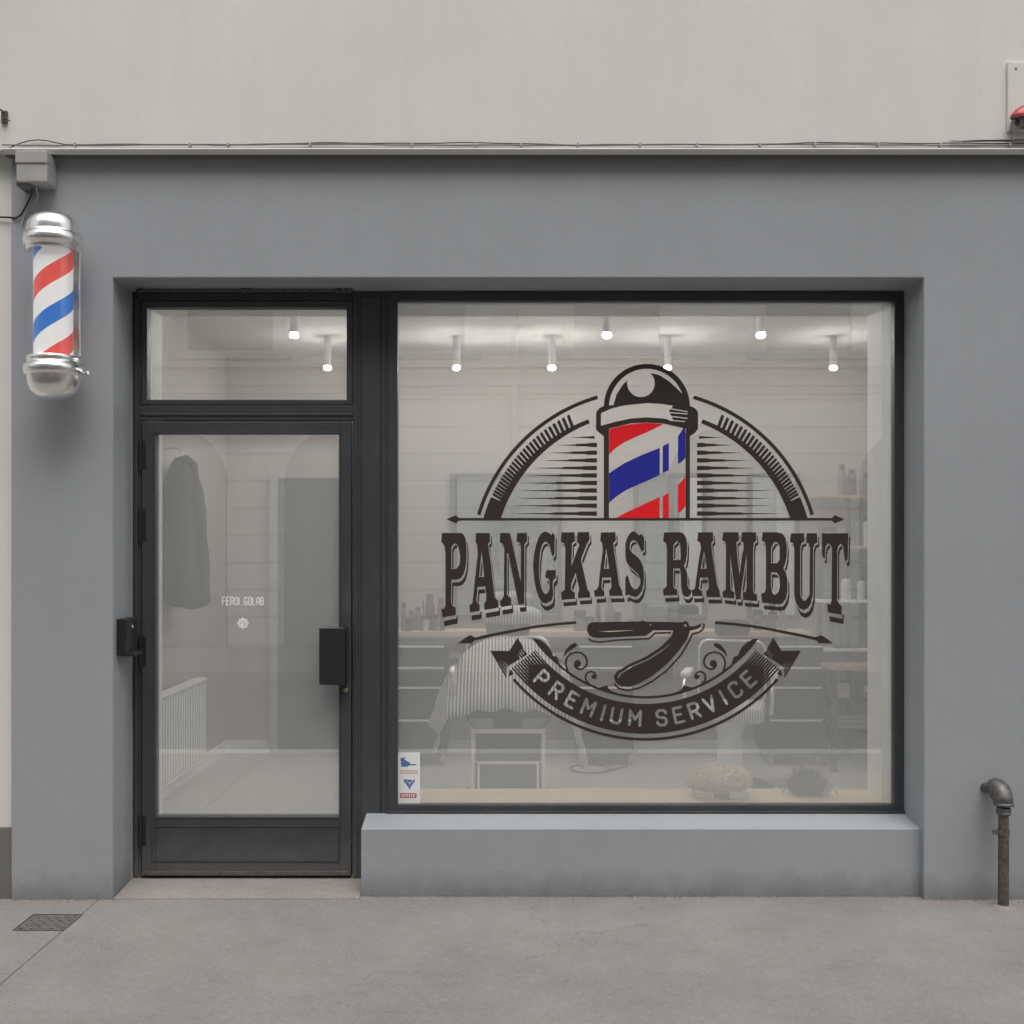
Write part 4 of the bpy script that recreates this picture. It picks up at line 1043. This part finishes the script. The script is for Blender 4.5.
for k in range(420):
    a = rnd.uniform(0, 2*PI); sp = rnd.uniform(.1, 1)**.6
    x1, y1 = math.cos(a)*.085*sp, math.sin(a)*.05*sp
    hh = .155*math.sqrt(max(.05, 1-(sp*.85)**2))*rnd.uniform(.5, 1.05)
    t_.tube([(x1*.25, y1*.25, .003), (x1*.8+rnd.uniform(-.01, .01), y1*.8, hh*.5), (x1*1.05+rnd.uniform(-.02, .02), y1, hh)], [.003, .0022, .001], 4)
    if k % 2 == 0: t_.tube([(x1, y1, .004), (x1*1.3+rnd.uniform(-.02, .02), y1*1.2, .03+rnd.uniform(0, .06)), (x1*1.5+rnd.uniform(-.04, .04), y1*1.1, rnd.uniform(.004, .08))], .0014, 4)
t_.build('twigs', M['tuft'], tf)
# floor cable loop
tag(MB().tube([(X(590, 2.9)+.14*math.cos(k*.4), 2.9+.16*math.sin(k*.4), .026+.0004*k) for k in range(14)]+[(X(628, 2.9), 3.0, .026), (X(635, 3.1), 3.2, .2), (X(630, 3.1), 3.45, .6)], .006, 7).build('cable', M['cabled']), 'black appliance cable coiled on the shop floor under the cabinet', 'cable')

# ceiling lamps
LMP = [(-1.22, 1.6, 'nearer ceiling lamp seen through the transom'), (-1.21, 2.8, 'farther ceiling lamp seen through the transom'),
       (.59, 1.6, 'nearer ceiling lamp left of the painted pole dome'), (1.48, 1.6, 'nearer ceiling lamp in the upper right of the window'),
       (-.33, 2.8, 'farther ceiling lamp at the left of the window'), (.32, 2.8, 'farther ceiling lamp second from the left of the window'),
       (1.11, 2.8, 'farther ceiling lamp just behind the painted pole dome'), (2.24, 2.8, 'farther ceiling lamp at the right end of the window')]
for x, y, lab in LMP:
    t = thing('ceiling_lamp', lab, 'ceiling lamp', (x, y, 3.0), 0, 'tube spot lamps on the ceiling')
    s_ = MB(); s_.lathe([(.0235, -.205), (.0245, -.2), (.0245, -.001)], n=20); s_.build('housing', M['white'], t)
    MB().lathe([(.003, -.233), (.012, -.232), (.0195, -.228), (.024, -.222), (.024, -.217), (.020, -.210), (.012, -.206)], n=16).build('lit_disc', M['lamp'], t)

# ------------------------------------------------------------------ building across the street (seen in the glass)
OY = -12.5; ov = OY
opp = thing('street_building', 'pale building across the street, mirrored in the shop glass', 'building', (0, 0, 0))
w_ = MB(); w_.box(-16, 16, OY-6, OY, -.05, 14); w_.build('wall', M['opp'], opp)
g_ = MB(); z = .5
while z < 4.0: g_.box(-16, 16, OY, OY+.035, z, z+.385); z += .425
g_.build('rusticated_base', M['opp'], opp, bevel=.012)
c_ = MB(); c_.box(-16, 16, OY, OY+.18, 4.10, 4.36); c_.box(-16, 16, OY, OY+.30, 4.36, 4.44); c_.box(-16, 16, OY, OY+.12, 3.98, 4.10); c_.build('cornice', M['opptrim'], opp, bevel=.02)
c_ = MB(); c_.box(-16, 16, OY, OY+.3, 8.0, 8.3); c_.box(-16, 16, OY, OY+.5, 13.6, 14.0); c_.build('cornice', M['opptrim'], opp, bevel=.03)
for x in (-7.6, -4.3, -1.3, 1.75, 4.75, 7.8):
    for z0 in (4.75, 8.9):
        f = MB(); f.box(x-.85, x-.67, OY, OY+.07, z0-.1, z0+2.3); f.box(x+.67, x+.85, OY, OY+.07, z0-.1, z0+2.3); f.box(x-.95, x+.95, OY, OY+.12, z0+2.3, z0+2.5); f.box(x-.95, x+.95, OY, OY+.12, z0-.22, z0-.1)
        f = f.build('window', M['opptrim'], opp)
        MB().box(x-.67, x+.67, OY, OY+.01, z0-.1, z0+2.3).build('pane', M['oppwin'], f)
for x in (-8.2, -5.2, -2.6, 3.4, 6.4):
    pts = [(x-.85, .05), (x+.85, .05), (x+.85, 2.6)]+[(x+.85*math.cos(t), 2.6+.85*math.sin(t)) for t in [PI*k/16 for k in range(1, 16)]]+[(x-.85, 2.6)]
    MB().prism(pts, OY, OY+.05).build('arched_opening', M['oppwin'], opp)
MB().tube([(.15, OY+.12, 0), (.15, OY+.12, 14)], .06, 10).build('downpipe', M['opptrim'], opp)

# ------------------------------------------------------------------ light
SUN_EL, SUN_AZ = 60, -14          # degrees; azimuth from straight in front of the shop, minus = from the left
world = bpy.data.worlds.new("World"); scene.world = world; world.use_nodes = True
nt = world.node_tree; nt.nodes.clear()
wo = nt.nodes.new('ShaderNodeOutputWorld'); bg = nt.nodes.new('ShaderNodeBackground'); sky = nt.nodes.new('ShaderNodeTexSky')
sky.sky_type = 'NISHITA'; sky.sun_disc = False; sky.sun_elevation = math.radians(SUN_EL); sky.sun_rotation = math.radians(180+SUN_AZ)
sky.dust_density = 6; sky.air_density = 1.2
hs = nt.nodes.new('ShaderNodeHueSaturation'); hs.inputs['Saturation'].default_value = .25
nt.links.new(sky.outputs[0], hs.inputs['Color']); nt.links.new(hs.outputs[0], bg.inputs[0]); bg.inputs[1].default_value = .15
nt.links.new(bg.outputs[0], wo.inputs[0])
sd = bpy.data.lights.new('Sun', 'SUN'); sd.energy = .62; sd.angle = math.radians(75); sd.color = (1, .98, .955)
so = bpy.data.objects.new('Sun', sd); col.objects.link(so)
e, a = math.radians(SUN_EL), math.radians(SUN_AZ)
d = Vector((math.cos(e)*math.sin(a), -math.cos(e)*math.cos(a), math.sin(e)))
so.rotation_euler = d.to_track_quat('Z', 'Y').to_euler(); so.location = (0, -4, 12)

scene.view_settings.view_transform = 'Standard'; scene.view_settings.look = 'None'
scene.view_settings.exposure = 0.27; scene.view_settings.gamma = 1.0
scene.cycles.max_bounces = 10; scene.cycles.transparent_max_bounces = 16
